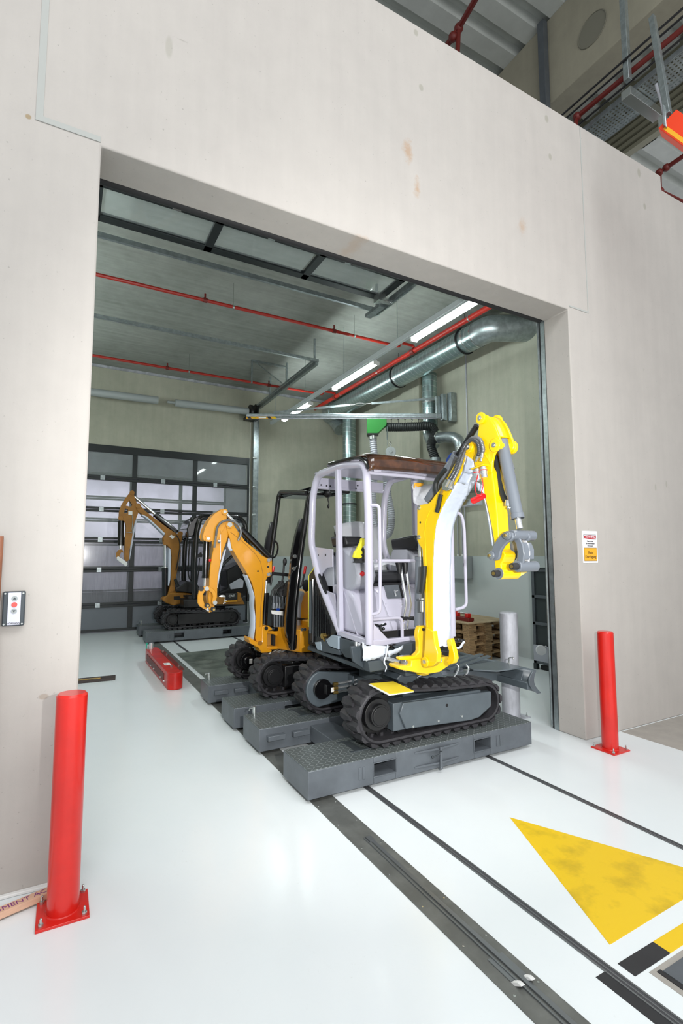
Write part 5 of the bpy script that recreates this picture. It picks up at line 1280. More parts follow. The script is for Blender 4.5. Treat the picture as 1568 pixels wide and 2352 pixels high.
# stick
SP = [(1104, 953), (1111, 951), (1118, 954), (1129, 967), (1137, 982), (1142, 995), (1147, 1008), (1150, 1018), (1146, 1030), (1140, 1034), (1133, 1046), (1127, 1062), (1129, 1082), (1134, 1118), (1141, 1180), (1144, 1231), (1147, 1262), (1156, 1268), (1160, 1275), (1156, 1288), (1150, 1296), (1152, 1310), (1150, 1322), (1143, 1326), (1137, 1310), (1135, 1290), (1136, 1258), (1131, 1225), (1122, 1182), (1113, 1142), (1106, 1110), (1096, 1085), (1088, 1060), (1086, 1048), (1088, 1034), (1093, 1012), (1097, 996), (1099, 978), (1101, 962)]
stick = MB().prism(ats(SP[12:36], X=XB+.005), (.095, 0, 0)).out('stick', by, EX, bevel=.006)
hd_ = ats([(1104, 953), (1111, 951), (1118, 954), (1129, 967), (1137, 982), (1142, 995), (1147, 1008), (1150, 1018), (1148, 1028), (1140, 1034), (1134, 1044), (1130, 1060), (1129, 1085), (1095, 1085), (1088, 1060), (1086, 1048), (1088, 1034), (1093, 1012), (1097, 996), (1099, 978), (1101, 962)], X=XB-.006)
MB().prism(hd_, (.018, 0, 0)).out('stick_head_plate', by, stick, bevel=.004)
MB().prism([p+V((.108, 0, 0)) for p in hd_], (.018, 0, 0)).out('stick_head_plate', by, stick, bevel=.004)
top = ats([(1122, 958), (1129, 967), (1137, 982), (1142, 995), (1145, 1003)], X=XB+.012); 
b = MB(); b.grid([[p, p+V((.096, 0, 0))] for p in catmull(top, 5)]); b.out('head_cover', by, stick, solid=.012)
for p, r in (((1106, 961), .026), ((1139, 1023), .030)):
    c = at(*p, X=XB-.006); k = MB().cyl(c-V((.016, 0, 0)), c, r+.012, seg=26).cyl(c, c+V((.145, 0, 0)), r*.8, seg=26).cyl(c+V((.12, 0, 0)), c+V((.145, 0, 0)), r+.012, seg=26).out('head_boss', by, stick, bevel=.003)
    MB().cyl(c-V((.022, 0, 0)), c-V((.015, 0, 0)), .016, seg=18).cyl(c-V((.025, 0, 0)), c-V((.02, 0, 0)), .008, seg=6).cyl(c+V((.01, 0, 0)), c+V((.12, 0, 0)), .014, seg=12).out('head_pin', 'zinc', stick)
MB().tube(ats([(1112, 1040), (1122, 1056), (1127, 1066)], X=XB-.004), .006, 8).out('stick_weld', by, stick)
# film on the stick
crumple(ats([(1090, 1105), (1104, 1112), (1108, 1116)], X=XB-.004), ats([(1098, 1128), (1104, 1130), (1108, 1131)], X=XB-.004), 0, 'stick_film', 'white film', 21, amp=.003, n=5, k=4, parent=stick)
fs = [((1104, 1112), (1109, 1108)), ((1108, 1132), (1114, 1148)), ((1116, 1170), (1121, 1178)), ((1122, 1205), (1128, 1215)), ((1129, 1252), (1133, 1256))]
rows = [[at(*a, X=XB-.0015), at((a[0]+c_[0])/2, (a[1]+c_[1])/2, X=XB-.004), at(*c_, X=XB-.001)] for a, c_ in fs]
MB().grid(rows).out('stick_film', 'white film', stick, solid=.002)
# stick foot tube and pins
c = at(1146, 1317, X=XB)
MB().cyl(c, c+V((.145, 0, 0)), .036, seg=30).out('foot_tube', by, stick, bevel=.003)
MB().cyl(c-V((.006, 0, 0)), c, .034, seg=26).out('tube_seal', 'cylinder grey', stick)
MB().cyl(c-V((.045, 0, 0)), c-V((.004, 0, 0)), .020, seg=18).out('pin_sleeve', 'black rubber', stick)
MB().cyl(c-V((.049, 0, 0)), c-V((.044, 0, 0)), .011, seg=12).out('pin_end', 'brass', stick)
MB().prism([c+V((.146, 0, -.034)), c+V((.146, 0, .03)), c+V((.30, 0, .03))], (0, .004, 0)).out('safety_flag', mat('flag straw', (222, 196, 110), .5), stick)
b = MB()
for p in ((1152, 1272.5), (1156, 1272.5)): q = at(*p, X=XB+.004); b.cyl(q-V((.001, 0, 0)), q, .0022, seg=8)
outs(b, 'rivet', 'black matt', stick, gap=.0004)
# bucket cylinder
bc0, bc1 = at(1152, 1012, X=XB+.06), at(1186, 1188, X=XB+.06)
ram(EX, bc0, at(1195, 1222, X=XB+.06), .037, .86, 'cylinder grey')
MB().tube([at(1160, 1050, X=XB+.045), at(1175, 1120, X=XB+.045), at(1187, 1175, X=XB+.045)], .006, 8).tube([at(1168, 1050, X=XB+.11), at(1177, 1078, X=XB+.11)], .014, 8).out('cylinder_pipe', 'cylinder grey', EX)
MB().tube(catmull(ats([(1137, 1048), (1141, 1080), (1146, 1110), (1153, 1135), (1160, 1150)], X=XB+.06), 6), .018, 10).out('rubber_hose', 'black hose', EX)
MB().cyl(at(1165, 1148, X=XB+.03), at(1164, 1162, X=XB+.03), .013, seg=8).cyl(at(1168, 1166, X=XB+.03), at(1174, 1168, X=XB+.03), .01, seg=8).out('hose_fitting', 'zinc', EX)
# tipping link: curved side links and H link
lk = ats([(1167, 1220), (1158, 1221), (1148, 1229), (1139, 1241), (1131, 1256), (1126, 1272), (1127, 1280), (1133, 1288), (1141, 1287), (1146, 1280), (1147, 1272), (1149, 1265), (1156, 1254), (1165, 1245), (1174, 1241), (1178, 1234), (1175, 1224)], X=XB-.03)
l1 = MB().prism(lk, (.022, 0, 0)).out('side_link', 'cylinder grey', EX, bevel=.006)
MB().prism([p+V((.135, 0, 0)) for p in lk], (.022, 0, 0)).out('side_link', 'cylinder grey', EX, bevel=.006)
for p in ((1167, 1230), (1130, 1276)):
    c = at(*p, X=XB-.03)
    MB().cyl(c-V((.014, 0, 0)), c, .026, seg=22).out('link_boss', 'cylinder grey', l1, bevel=.003)
    MB().cyl(c-V((.028, 0, 0)), c-V((.012, 0, 0)), .018, seg=8).out('castle_nut', 'zinc', l1)
    MB().cyl(c-V((.032, 0, 0)), c-V((.027, 0, 0)), .009, seg=10).out('pin_end', 'brass', l1)
c = at(1174, 1229, X=XB-.0)
hl = MB().cyl(c, c+V((.185, 0, 0)), .030, seg=26).out('link_tube', 'cylinder grey', EX, bevel=.003)
c2 = at(1190, 1301, X=XB+.03)
MB().cyl(c2-V((.01, 0, 0)), c2+V((.145, 0, 0)), .032, seg=26).out('link_tube', 'cylinder grey', EX, bevel=.003)
for dx in (0.035, .135):
    P = ats([(1181, 1232), (1192, 1236), (1200, 1252), (1203, 1272), (1201, 1292), (1196, 1300), (1187, 1300), (1186, 1288), (1187, 1268), (1184, 1250), (1180, 1244)], X=XB+dx)
    MB().prism(P, (.016, 0, 0)).out('h_link_plate', 'cylinder grey', hl, bevel=.005)
MB().prism(ats([(1195, 1245), (1202, 1262), (1202, 1285), (1196, 1285), (1196, 1262)], X=XB+.05), (.09, 0, 0)).out('h_link_web', 'cylinder grey', hl, bevel=.004)
MB().cyl(c2-V((.055, 0, 0)), c2-V((.008, 0, 0)), .020, seg=18).out('pin_sleeve', 'black rubber', hl)
MB().cyl(c2-V((.059, 0, 0)), c2-V((.054, 0, 0)), .011, seg=12).out('pin_end', 'brass', hl)
crumple(ats([(1197, 1240), (1206, 1240), (1214, 1250)], X=XB+.10), ats([(1198, 1296), (1206, 1298), (1215, 1292)], X=XB+.10), 0, 'link_wrap', 'clear wrap', 31, amp=.01, n=8, k=8, parent=hl)
# auxiliary hoses over the head
for k, (P, q) in enumerate(((ats([(1033, 1100), (1045, 1078), (1056, 1048), (1068, 1022), (1083, 1010), (1096, 1017), (1100, 1034), (1098, 1046)], X=XB-.05), (1093, 1060)), (ats([(1040, 1103), (1052, 1078), (1062, 1050), (1070, 1022), (1086, 1006), (1102, 1010), (1109, 1030), (1107, 1042)], X=XB-.03), (1104, 1060)))):
    hz = MB().hose(catmull(P, 10), .0135, .010, .18, seg=12).out('auxiliary_hose', mat('hose dark', (70, 72, 74), .35, .3) if k == 0 else mat('hose grey', (112, 114, 116), .35, .3), EX)
    a = P[-1]; e = at(*q, X=XB-.04)
    MB().cyl(a, a.lerp(e, .55), .0135, seg=12).cyl(a.lerp(e, .5), e, .008, seg=10).out('hose_ferrule', 'zinc', hz)
    MB().cyl(P[0], P[0]-(P[1]-P[0]).normalized()*.06, .014, seg=10).out('hose_end', 'zinc', hz)
MB().bar(at(1087, 1078, X=XB-.03), at(1116, 1068, X=XB-.03), .05, .008).out('coupling_bracket', by, EX, bevel=.002)
for x, y in ((1095, 1078), (1109, 1073)):
    a, c_ = at(x, y, X=XB-.04), at(x+4, y+24, X=XB-.04)
    k = MB().tube([a, a.lerp(c_, .2), a.lerp(c_, .22), a.lerp(c_, .6), a.lerp(c_, .62), c_], [.018, .018, .022, .022, .019, .019], 16).out('quick_coupling', 'chrome', EX)
    MB().tube([a.lerp(c_, .3)+V((.024*math.cos(t), .024*math.sin(t), 0)) for t in [i*PI/8 for i in range(16)]], .003, 6, closed=True).out('cap_ring', 'red plastic', k)
MB().tube(catmull(ats([(1097, 1090), (1092, 1115), (1093, 1132), (1097, 1138)], X=XB-.06), 6), .003, 6).tube(catmull(ats([(1107, 1098), (1109, 1115), (1106, 1128), (1105, 1138)], X=XB-.06), 6), .003, 6).out('cap_tether', 'red plastic', EX)
for a, c_ in (((1086, 1150), (1098, 1146)), ((1098, 1144), (1111, 1139))):
    MB().tube([at(*a, X=XB-.06), at(*a, X=XB-.06).lerp(at(*c_, X=XB-.06), .4), at(*c_, X=XB-.06)], [.021, .021, .017], 20).out('dust_cap', 'red plastic', EX)
b = MB(); b.prism(ats([(1014, 1112), (1022, 1100), (1036, 1108), (1035, 1122), (1024, 1128), (1014, 1124)], X=XB-.035), (.03, 0, 0)); b.out('valve_block', 'zinc', EX, bevel=.004)
MB().cyl(at(1016, 1124, X=XB-.02), at(1012, 1135, X=XB-.02), .010, seg=8).out('hose_fitting', 'brass', EX)
MB().tube(catmull(ats([(1012, 1136), (1009, 1150), (1006, 1165), (1003, 1176)], X=XB-.014), 6), .016, 10).out('rubber_hose', 'black hose', EX)
MB().tube(catmull(ats([(1003, 1135), (1000, 1120), (1002, 1105), (1012, 1090), (1022, 1078)], X=XB+.02), 6), .018, 10).out('rubber_hose', 'black hose', EX)
MB().box(tuple(at(1056, 1163, X=XB+.17)), tuple(at(1070, 1148, X=XB+.17)+V((.08, -.08, 0)))).out('work_lamp', 'galvanised steel', EX, bevel=.003)

bk = thing('manual_booklet', tuple(at(895, 1582, Z=.672)), 'yellow booklet lying on top of the near rubber track', 'booklet')
P = ats([(846, 1573), (903, 1568), (950, 1590), (893, 1598)], Z=.672)
MB().prism(P, (0, 0, .004)).out('pages', 'paper white', bk)
MB().prism([p+V((0, 0, .004)) for p in ats([(849, 1572), (903, 1567), (950, 1589), (896, 1596)], Z=.672)], (0, 0, .003)).out('cover', 'yellow booklet', bk)
# ================================================================ excavator 2: orange boom, black hoop
E2 = thing('mini_excavator', (2.4, 2.38, .212), 'orange mini excavator with an open black roll hoop on the middle cart', 'excavator', 'mini excavators parked on the carts')
og = 'digger orange'; Z2 = .214
track_unit(E2, 1.885, .205, Z2+.208, 2.95, .175, Z2+.178, 1.80, 2.02, 'black satin', sprocket_left=True, near=True)
track_unit(E2, 1.90, .205, Z2+.208, 2.95, .175, Z2+.178, 2.72, 2.93, 'black satin', sprocket_left=True, near=True, hub='black gloss paint')
MB().cyl((1.90, 2.66, Z2+.21), (1.90, 2.72, Z2+.21), .09, seg=24).cyl((1.90, 2.64, Z2+.21), (1.90, 2.66, Z2+.21), .05, seg=20).out('drive_motor', 'black gloss paint', E2, bevel=.003)
MB().box((1.90, 2.636, Z2+.185), (1.935, 2.64, Z2+.235)).out('motor_label', 'paper white', E2)
b = MB(); b.box((2.15, 2.0, Z2+.14), (2.75, 2.72, Z2+.30)).out('undercarriage_frame', 'black satin', E2, bevel=.006)
MB().cyl((2.45, 2.38, Z2+.30), (2.45, 2.38, .60), .24, seg=36).out('slew_ring', 'black satin', E2, bevel=.004)
for k in range(3):
    MB().tube(catmull([(2.0+.03*k, 2.5, Z2+.25), (2.1, 2.42-.05*k, Z2+.33), (2.22, 2.4-.06*k, Z2+.37), (2.35, 2.38, Z2+.37)], 6), .010, 8).out('track_hose', 'chrome', E2)
# body
bp2 = [(2.215, 1.95), (2.03, 2.42), (2.0, 2.78), (2.9, 2.86), (3.1, 2.4), (2.95, 1.92), (2.45, 1.90)]
MB().prism([(x, y, .60) for x, y in bp2], (0, 0, .235)).out('body', og, E2, bevel=.012, seg=3)
MB().prism([(2.30, 1.93, .83), (2.30, 2.1, .83), (2.9, 2.1, .83), (2.9, 1.93, .83)], (0, 0, .09)).out('side_step', og, E2, bevel=.01)
MB().prism(ats([(690, 1443), (688, 1400), (693, 1375), (700, 1360), (722, 1356), (730, 1445)], Y=2.35), (0, .45, 0)).out('engine_cover', og, E2, bevel=.015)
MB().prism(ats([(684, 1440), (684, 1400), (689, 1370), (696, 1358), (699, 1362), (691, 1390), (690, 1440)], Y=2.30), (0, .5, 0)).out('cover_edge', 'console grey', E2, bevel=.004)
MB().prism(ats([(682, 1418), (720, 1424), (720, 1429), (684, 1424)], Y=2.25), (0, .04, 0)).out('grip_strap', 'black matt', E2)
c = at(693, 1446, Y=1.94); MB().cyl(c, c-V((0, .012, 0)), .016, seg=8).cyl(c+V((.03, 0, 0)), c+V((.03, -.012, 0)), .016, seg=8).out('bolt', 'zinc', E2)
# boom and stick in a plane along X
Y2 = 2.24
bm2 = ats([(526, 1197), (520, 1200), (518, 1206), (521.6, 1220), (528, 1238), (532, 1259), (546, 1283), (560, 1305), (569, 1320), (579, 1340), (584, 1361), (587, 1385), (588, 1420), (588, 1446), (586, 1466), (591, 1477), (601, 1477), (607, 1466), (603, 1438), (603.5, 1406), (607, 1365), (610, 1334), (614, 1326), (621, 1324), (624.5, 1314), (625, 1290), (622.6, 1281), (614, 1282), (603, 1277), (583, 1259), (562, 1242), (554, 1230), (545, 1218), (536, 1204), (532, 1199)], Y=Y2)
bo2 = MB().prism(bm2, (0, .15, 0)).out('boom', og, E2, bevel=.006)
c = at(527, 1205, Y=Y2); MB().cyl(c-V((0, .012, 0)), c+V((0, .165, 0)), .042, seg=26).out('boom_head_boss', og, bo2, bevel=.003)
MB().cyl(c-V((0, .018, 0)), c-V((0, .01, 0)), .026, seg=20).out('pivot_pin', 'zinc', bo2)
MB().tube(ats([(529, 1222), (545, 1234), (566, 1252), (586, 1272), (598, 1290), (604, 1320), (603, 1350), (598, 1400), (597, 1440)], Y=Y2-.001), .0025, 6).out('weld_seam', 'dim dusty orange', bo2)
b = MB()
for p in ((618, 1285), (618, 1318)):
    c = at(*p, Y=Y2); b.cyl(c, c-V((.02, .035, .006)), .018, seg=12).cyl(c-V((-.005, .0, 0)), c-V((-.005, .02, 0)), .02, seg=6)
outs(b, 'bolt', 'zinc', bo2)
b = MB()
for p, r in (((615.5, 1302), .013), ((592, 1312), .010)): c = at(*p, Y=Y2); b.cyl(c, c-V((0, .002, 0)), r, seg=14)
outs(b, 'bolt_hole', 'black matt', bo2)
# belly film
r2 = random.Random(4); rows = []
for i, (x, y) in enumerate([(569, 1320), (576, 1334), (582, 1350), (585.5, 1370), (586.5, 1390), (587, 1415), (587, 1440), (585, 1462), (582, 1472)]):
    p = at(x, y, Y=Y2); a = .006
    rows.append([(p.x-.006-r2.uniform(0, .014)-.012*math.sin(PI*j/7), Y2-.004+.16*j/7, p.z+r2.uniform(-a, a)) for j in range(8)])
MB().grid(rows).out('belly_film', 'white film', bo2, solid=.002, smooth=180, label='white film hanging on the boom belly')
MB().cyl(at(548, 1275, Y=Y2+.075), at(583, 1345, Y=Y2+.075), .030, seg=16).cyl(at(532, 1245, Y=Y2+.075), at(548, 1275, Y=Y2+.075), .018, seg=14).out('boom_cylinder', 'black gloss paint', E2)
crumple(ats([(524, 1236), (531, 1238), (534, 1256)], Y=Y2+.02), ats([(521, 1254), (528, 1268), (535, 1262)], Y=Y2+.02), 0, 'film_wrap', 'white film', 41, amp=.012, n=6, k=5, parent=E2)
sk = ats([(515, 1170), (508, 1170), (500, 1175), (491, 1181), (479, 1196), (471, 1212), (466, 1232), (467, 1240), (474, 1244), (483, 1244.5), (488, 1250), (489.5, 1263), (486, 1280), (483, 1300), (481, 1334), (480.5, 1352), (478, 1372), (481, 1392), (482, 1405), (487, 1406), (492, 1396), (495, 1380), (499, 1372), (499, 1355), (500, 1332), (504, 1304), (510, 1273), (518, 1251), (524, 1232), (524, 1214), (521, 1200), (519, 1181)], Y=Y2+.01)
s2 = MB().prism(sk, (0, .11, 0)).out('stick', og, E2, bevel=.006)
for dy in (-.012, .12):
    P = ats([(515, 1170), (507, 1171), (491, 1181), (479, 1196), (470, 1213), (464.5, 1232), (467, 1241), (474, 1244), (483, 1245), (500, 1240), (521, 1201), (519, 1181)], Y=Y2+.01)
    MB().prism([p+V((0, dy, 0)) for p in P], (0, .014, 0)).out('stick_head_plate', og, s2, bevel=.003)
for p in ((515, 1176), (477, 1237)):
    c = at(*p, Y=Y2); MB().cyl(c-V((0, .022, 0)), c+V((0, .15, 0)), .032, seg=22).out('head_boss', og, s2, bevel=.003)
    MB().cyl(c-V((0, .028, 0)), c-V((0, .02, 0)), .017, seg=16).out('head_pin', 'zinc', s2)
ram(E2, at(620, 1282, Y=Y2+.075), at(516, 1177, Y=Y2+.075), .034, .66, 'black gloss paint')
ram(E2, at(474, 1240, Y=Y2+.065), at(470, 1350, Y=Y2+.065), .032, .8, 'black gloss paint')
MB().tube(catmull(ats([(485, 1243), (482, 1262), (482, 1285), (479, 1310)], Y=Y2), 5), .006, 8).out('drain_hose', 'black hose', E2)
MB().ball(at(482, 1287, Y=Y2-.01), .016, 10).out('hose_cap', 'red plastic', E2, label='small red hose cap')
MB().tube(catmull(ats([(496, 1230), (499, 1212), (508, 1200), (522, 1195), (537, 1198), (549, 1208), (553, 1222), (551, 1233)], Y=Y2-.04), 8), .012, 10).out('auxiliary_hose', mat('hose grey', (92, 94, 96), .35, .3), E2)
MB().cyl(at(496, 1230, Y=Y2-.04), at(492, 1258, Y=Y2-.03), .012, seg=10).cyl(at(551, 1232, Y=Y2-.04), at(547, 1240, Y=Y2-.01), .014, seg=10).cyl(at(500, 1244, Y=Y2-.02), at(505, 1244, Y=Y2-.02), .02, seg=8).out('hose_fitting', 'zinc', E2)
MB().grid([[at(506, 1219, Y=Y2-.002), at(507, 1219, Y=Y2-.002)], [at(505, 1285, Y=Y2-.002), at(507, 1285, Y=Y2-.002)]]).out('depth_scale', 'paper white', s2)
for P in ([(494, 1345), (499, 1350), (503, 1300), (509, 1277), (507, 1300)],):
    MB().prism(ats([(497, 1352), (500, 1350), (505, 1318), (512, 1290), (519, 1262), (516, 1262), (506, 1295), (500, 1325)], Y=Y2+.06), (0, .05, 0)).out('stick_film', 'white film', s2)
# tipping links
for dy, nm in ((-.045, 'near'), (.13, 'far')):
    P = ats([(462, 1350), (457, 1356), (454, 1370), (454, 1385), (459, 1393), (467, 1398), (474, 1401), (476, 1395), (470, 1388), (466, 1376), (466, 1366), (471, 1358), (480, 1356), (487, 1362), (489, 1370), (487, 1380), (486, 1386), (491, 1390), (496, 1383), (498, 1370), (494, 1356), (484, 1348), (472, 1346)], Y=Y2+dy)
    l2 = MB().prism(P, (0, .025, 0)).out('side_link', og, E2, bevel=.005)
for p, m_ in (((474, 1352), 'zinc'), ((493, 1384), 'zinc')):
    c = at(*p, Y=Y2-.045); MB().cyl(c-V((0, .016, 0)), c, .022, seg=12).out('castle_nut', m_, E2)
for p in ((474, 1390), (488, 1399)):
    c = at(*p, Y=Y2-.05); MB().cyl(c-V((0, .05, 0)), c, .022, seg=18).out('pin_sleeve', 'black rubber', E2); MB().cyl(c-V((0, .055, 0)), c-V((0, .05, 0)), .012, seg=10).out('pin_end', 'brass', E2)
MB().cyl(at(462, 1352, Y=Y2-.05), at(462, 1352, Y=Y2-.0), .026, seg=18).out('pin_sleeve', 'black rubber', E2)
MB().prism(ats([(464, 1396), (476, 1392), (482, 1402), (478, 1404)], Y=Y2-.03), (0, .03, 0)).out('pin_guard', 'chrome', E2)
MB().prism(ats([(477, 1398), (483, 1393), (488, 1400), (482, 1408)], Y=Y2-.03), (0, .1, 0)).out('stick_tip', og, s2, bevel=.004)
# swing bracket
b = MB()
b.prism(ats([(601, 1440), (609, 1436), (616, 1438), (622, 1441), (626, 1446), (617, 1449), (614, 1455), (614, 1490), (625, 1494), (622, 1499), (601, 1500), (594, 1488), (575, 1478), (571, 1468), (574, 1464), (588, 1474), (601, 1474)], Y=Y2-.02), (0, .18, 0))
b.prism(ats([(612, 1449), (640, 1450), (640, 1458), (634, 1462), (630, 1457), (612, 1456)], Y=Y2+.03), (0, .1, 0)).prism(ats([(612, 1485), (644, 1484), (646, 1491), (612, 1493)], Y=Y2+.03), (0, .1, 0))
b.out('swing_post', og, E2, bevel=.008)
for p, r in (((611, 1443), .02), ((597, 1477), .024)):
    c = at(*p, Y=Y2-.025); MB().cyl(c-V((0, .006, 0)), c, r, seg=18).out('foot_pin', 'dim dusty orange' if r > .021 else 'black satin', E2)
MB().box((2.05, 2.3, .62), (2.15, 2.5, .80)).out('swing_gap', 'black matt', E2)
ram(E2, at(606, 1436, Y=Y2+.08), at(611, 1330, Y=Y2+.08), .036, .7, 'black gloss paint')
# hoop
bg = 'black gloss paint'
YP, YQ = 1.9, 2.85
P_ = [at(672, 1492, Y=YP), at(676, 1400, Y=YP), at(688, 1290, Y=YP), at(707, 1150, Y=YP), at(716, 1120, Y=YP), at(760, 1124, Y=YP), at(795, 1130, Y=YP)]
MB().tube(fillet(P_, .13, 7), .030, 14).out('hoop_tube', bg, E2)
Q_ = [at(616, 1340, Y=YQ), at(622, 1278, Y=YQ), at(638, 1140, Y=YQ)]
q = at(641, 1130, Y=YQ); Q_ += [q, V((P_[4].x+.02, YP, at(712, 1133, Y=YP).z))]
MB().tube(fillet([V(p) for p in Q_[:2]]+[q, at(705, 1133, Y=YP)], .12, 7), .030, 14).out('hoop_tube', bg, E2)
MB().tube([at(705, 1133, Y=YP), at(760, 1137, Y=YP+.1), at(800, 1130, Y=YP+.2)], .022, 12).out('hoop_cross_tube', bg, E2)
MB().prism(ats([(690, 1191), (696, 1190), (687, 1300), (680, 1320), (667, 1320), (668, 1300), (672, 1261), (680, 1225)], Y=YP), (0, .05, 0)).out('hoop_web', bg, E2, bevel=.004)
MB().prism(ats([(623, 1198), (627, 1201), (622, 1281), (606, 1268), (612, 1236)], Y=YQ), (0, .04, 0)).out('hoop_web', bg, E2, bevel=.004)
MB().prism(ats([(667, 1318), (662, 1370), (657, 1420), (656, 1448), (661, 1472), (666, 1480), (668, 1491), (681, 1491), (683, 1460), (676, 1452), (680, 1400), (687, 1330), (690, 1290), (680, 1300)], Y=YP-.01), (0, .06, 0)).out('hoop_foot', bg, E2, bevel=.006)
b = MB()
for p in ((676, 1278), (674, 1306)): c = at(*p, Y=YP-.01); b.cyl(c, c-V((0, .015, 0)), .02, seg=14)
outs(b, 'bolt', 'zinc', E2)
MB().tube(catmull(ats([(631, 1242), (636, 1248), (638, 1258), (636, 1270), (631, 1279), (624, 1281)], Y=YQ-.02), 6), .011, 10).out('grab_handle', bg, E2)
MB().ball(at(752, 1134, Y=YP), .045, 14).tube(catmull(ats([(754, 1140), (753, 1148), (755, 1156), (754, 1164)], Y=YP), 5), .006, 8).ball(at(754, 1163, Y=YP), .012, 10, (1, 1, 2)).out('work_lamp', 'black satin', E2)
MB().prism(ats([(712, 1118), (724, 1116), (800, 1122), (800, 1130), (715, 1126)], Y=YP+.04), (0, .9, 0)).out('canopy_roof', bg, E2, bevel=.006)
# controls
MB().bar(at(624, 1317, Y=2.3), at(676, 1322, Y=2.3), .05, .035).out('console_bar', 'black satin', E2, bevel=.004)
b = MB(); b.tube(ats([(647, 1375), (647, 1345), (651, 1310), (652, 1295)], Y=2.35), .011, 10).ball(at(654, 1290, Y=2.35), .030, 14, (.8, .8, 1.5)).out('joystick', 'black satin', E2)
b = MB(); c = at(645, 1350, Y=2.35); b.tube([c+V((0, 0, -.10+.022*i)) for i in range(9)], [.085, .08, .075, .06, .065, .048, .05, .036, .03], 16).out('joystick_boot', 'black rubber', E2)
b = MB(); c = at(664, 1350, Y=2.15); b.tube([c+V((0, 0, -.08+.022*i)) for i in range(8)], [.07, .062, .066, .05, .055, .04, .042, .03], 16).out('joystick_boot', 'black rubber', E2)
for pts, Yq in ((((621, 1345), (624, 1330), (626, 1315)), 2.5), (((684, 1350), (692, 1345), (696, 1330), (699, 1316)), 1.98)):
    l_ = MB().tube(catmull(ats(pts, Y=Yq), 4), .011, 8).out('travel_lever', 'black satin', E2)
    a = ats(pts, Y=Yq)[-1]; MB().cyl(a-V((.002, 0, .01)), a+V((.012, 0, .07)), .014, seg=12).out('lever_grip', 'red plastic', l_, label='red lever grip')
b = MB(); b.box(tuple(at(624, 1440, Y=2.3)), tuple(at(656, 1368, Y=2.3)+V((0, .18, 0)))); b.out('valve_block', 'black satin', E2, bevel=.01)
b = MB()
for i in range(4):
    b.cyl(at(628+7*i, 1385, Y=2.28), at(628+7*i, 1368, Y=2.28), .014, seg=10).cyl(at(627+7*i, 1398, Y=2.285), at(629+7*i, 1385, Y=2.285), .02, seg=6).cyl(at(630+6*i, 1440, Y=2.27), at(630+6*i, 1412, Y=2.27), .012, seg=8)
outs(b, 'valve', 'cart grey', E2)
MB().prism(ats([(622, 1402), (650, 1404), (650, 1414), (624, 1410)], Y=2.25), (0, .01, 0)).out('valve_label', 'paper white', E2)
MB().box(tuple(at(635, 1403, Y=2.26)), tuple(at(642, 1397, Y=2.26)+V((0, .02, 0)))).out('blue_clip', 'blue gloss', E2)
MB().box(tuple(at(628, 1450, Y=2.26)), tuple(at(656, 1440, Y=2.26)+V((0, .2, 0)))).out('control_pedestal', 'black gloss paint', E2, bevel=.006)
for i in range(4):
    MB().tube(catmull(ats([(640+5*i, 1340), (626+3*i, 1355), (622+8*i, 1375), (626+6*i, 1395)], Y=2.32-.02*i), 6), .009, 8).out('hydraulic_hose', 'black hose', E2)
MB().ball(at(703, 1345, Y=2.1), .06, 16, (.7, .7, 1.1)).out('mirror_back', 'black matt', E2)

# ================================================================ excavator 3: at the back
E3 = thing('mini_excavator', (2.5, 7.7, .212), 'dim dusty orange mini excavator with a black cab by the rear door, farthest from the doorway', 'excavator', 'mini excavators parked on the carts')
dg = 'dim dusty orange'; Y3 = 7.58
track_unit(E3, 1.895, .19, Z2+.19, 3.06, .17, Z2+.17, 7.14, 7.39, 'black satin', near=True)
track_unit(E3, 1.90, .19, Z2+.19, 3.06, .17, Z2+.17, 8.05, 8.30, 'black satin', near=True)
MB().box((2.1, 7.39, Z2+.12), (2.9, 8.05, Z2+.30)).out('undercarriage_frame', 'black satin', E3, bevel=.006)
MB().cyl((2.5, 7.72, Z2+.30), (2.5, 7.72, .62), .28, seg=36).out('slew_ring', 'black satin', E3)
MB().box((2.10, 7.2, .60), (3.35, 8.2, .78)).out('body', 'black satin', E3, bevel=.03, seg=3)
MB().prism(ats([(453, 1366), (520, 1372), (555, 1374), (562, 1388), (455, 1388)], Y=7.19), (0, .06, 0)).out('side_skirt', dg, E3, bevel=.006)
MB().box(tuple(at(518, 1378, Y=7.17)), tuple(at(545, 1362, Y=7.17)+V((0, .03, 0)))).out('side_hatch', 'black satin', E3, bevel=.004)
c = at(532, 1369, Y=7.165); text('CAT', 'paper white', tuple(c), (1, 0, 0), (0, 0, 1), .065, parent=E3)
MB().box(tuple(at(516, 1383, Y=7.15)), tuple(at(545, 1379, Y=7.15)+V((0, .04, 0)))).out('hatch_strip', 'sign amber', E3)
MB().cyl(at(511, 1377, Y=7.2), at(511, 1377, Y=7.3), .09, seg=20).out('tank_cap', 'zinc', E3)
MB().prism(ats([(545, 1360), (553, 1362), (555, 1382), (545, 1382)], Y=7.17), (0, .06, 0)).out('rear_corner', dg, E3, bevel=.01)
bm3 = ats([(314, 1160), (320, 1160), (326, 1165), (334, 1174), (384, 1212), (398, 1221), (409, 1228), (412, 1222), (417, 1224), (419, 1233), (417, 1243), (413, 1248), (414, 1256), (415, 1266), (409.6, 1294), (404, 1329), (402, 1350), (407, 1356), (403, 1362), (397, 1388), (376, 1376), (375, 1371), (384, 1368), (391.7, 1342), (394, 1279), (391.7, 1261), (384, 1252), (376.4, 1248), (375, 1236), (379, 1227.5), (360, 1210), (338, 1189), (318, 1176), (312, 1168)], Y=Y3)
bo3 = MB().prism(bm3, (0, .17, 0)).out('boom', dg, E3, bevel=.008)
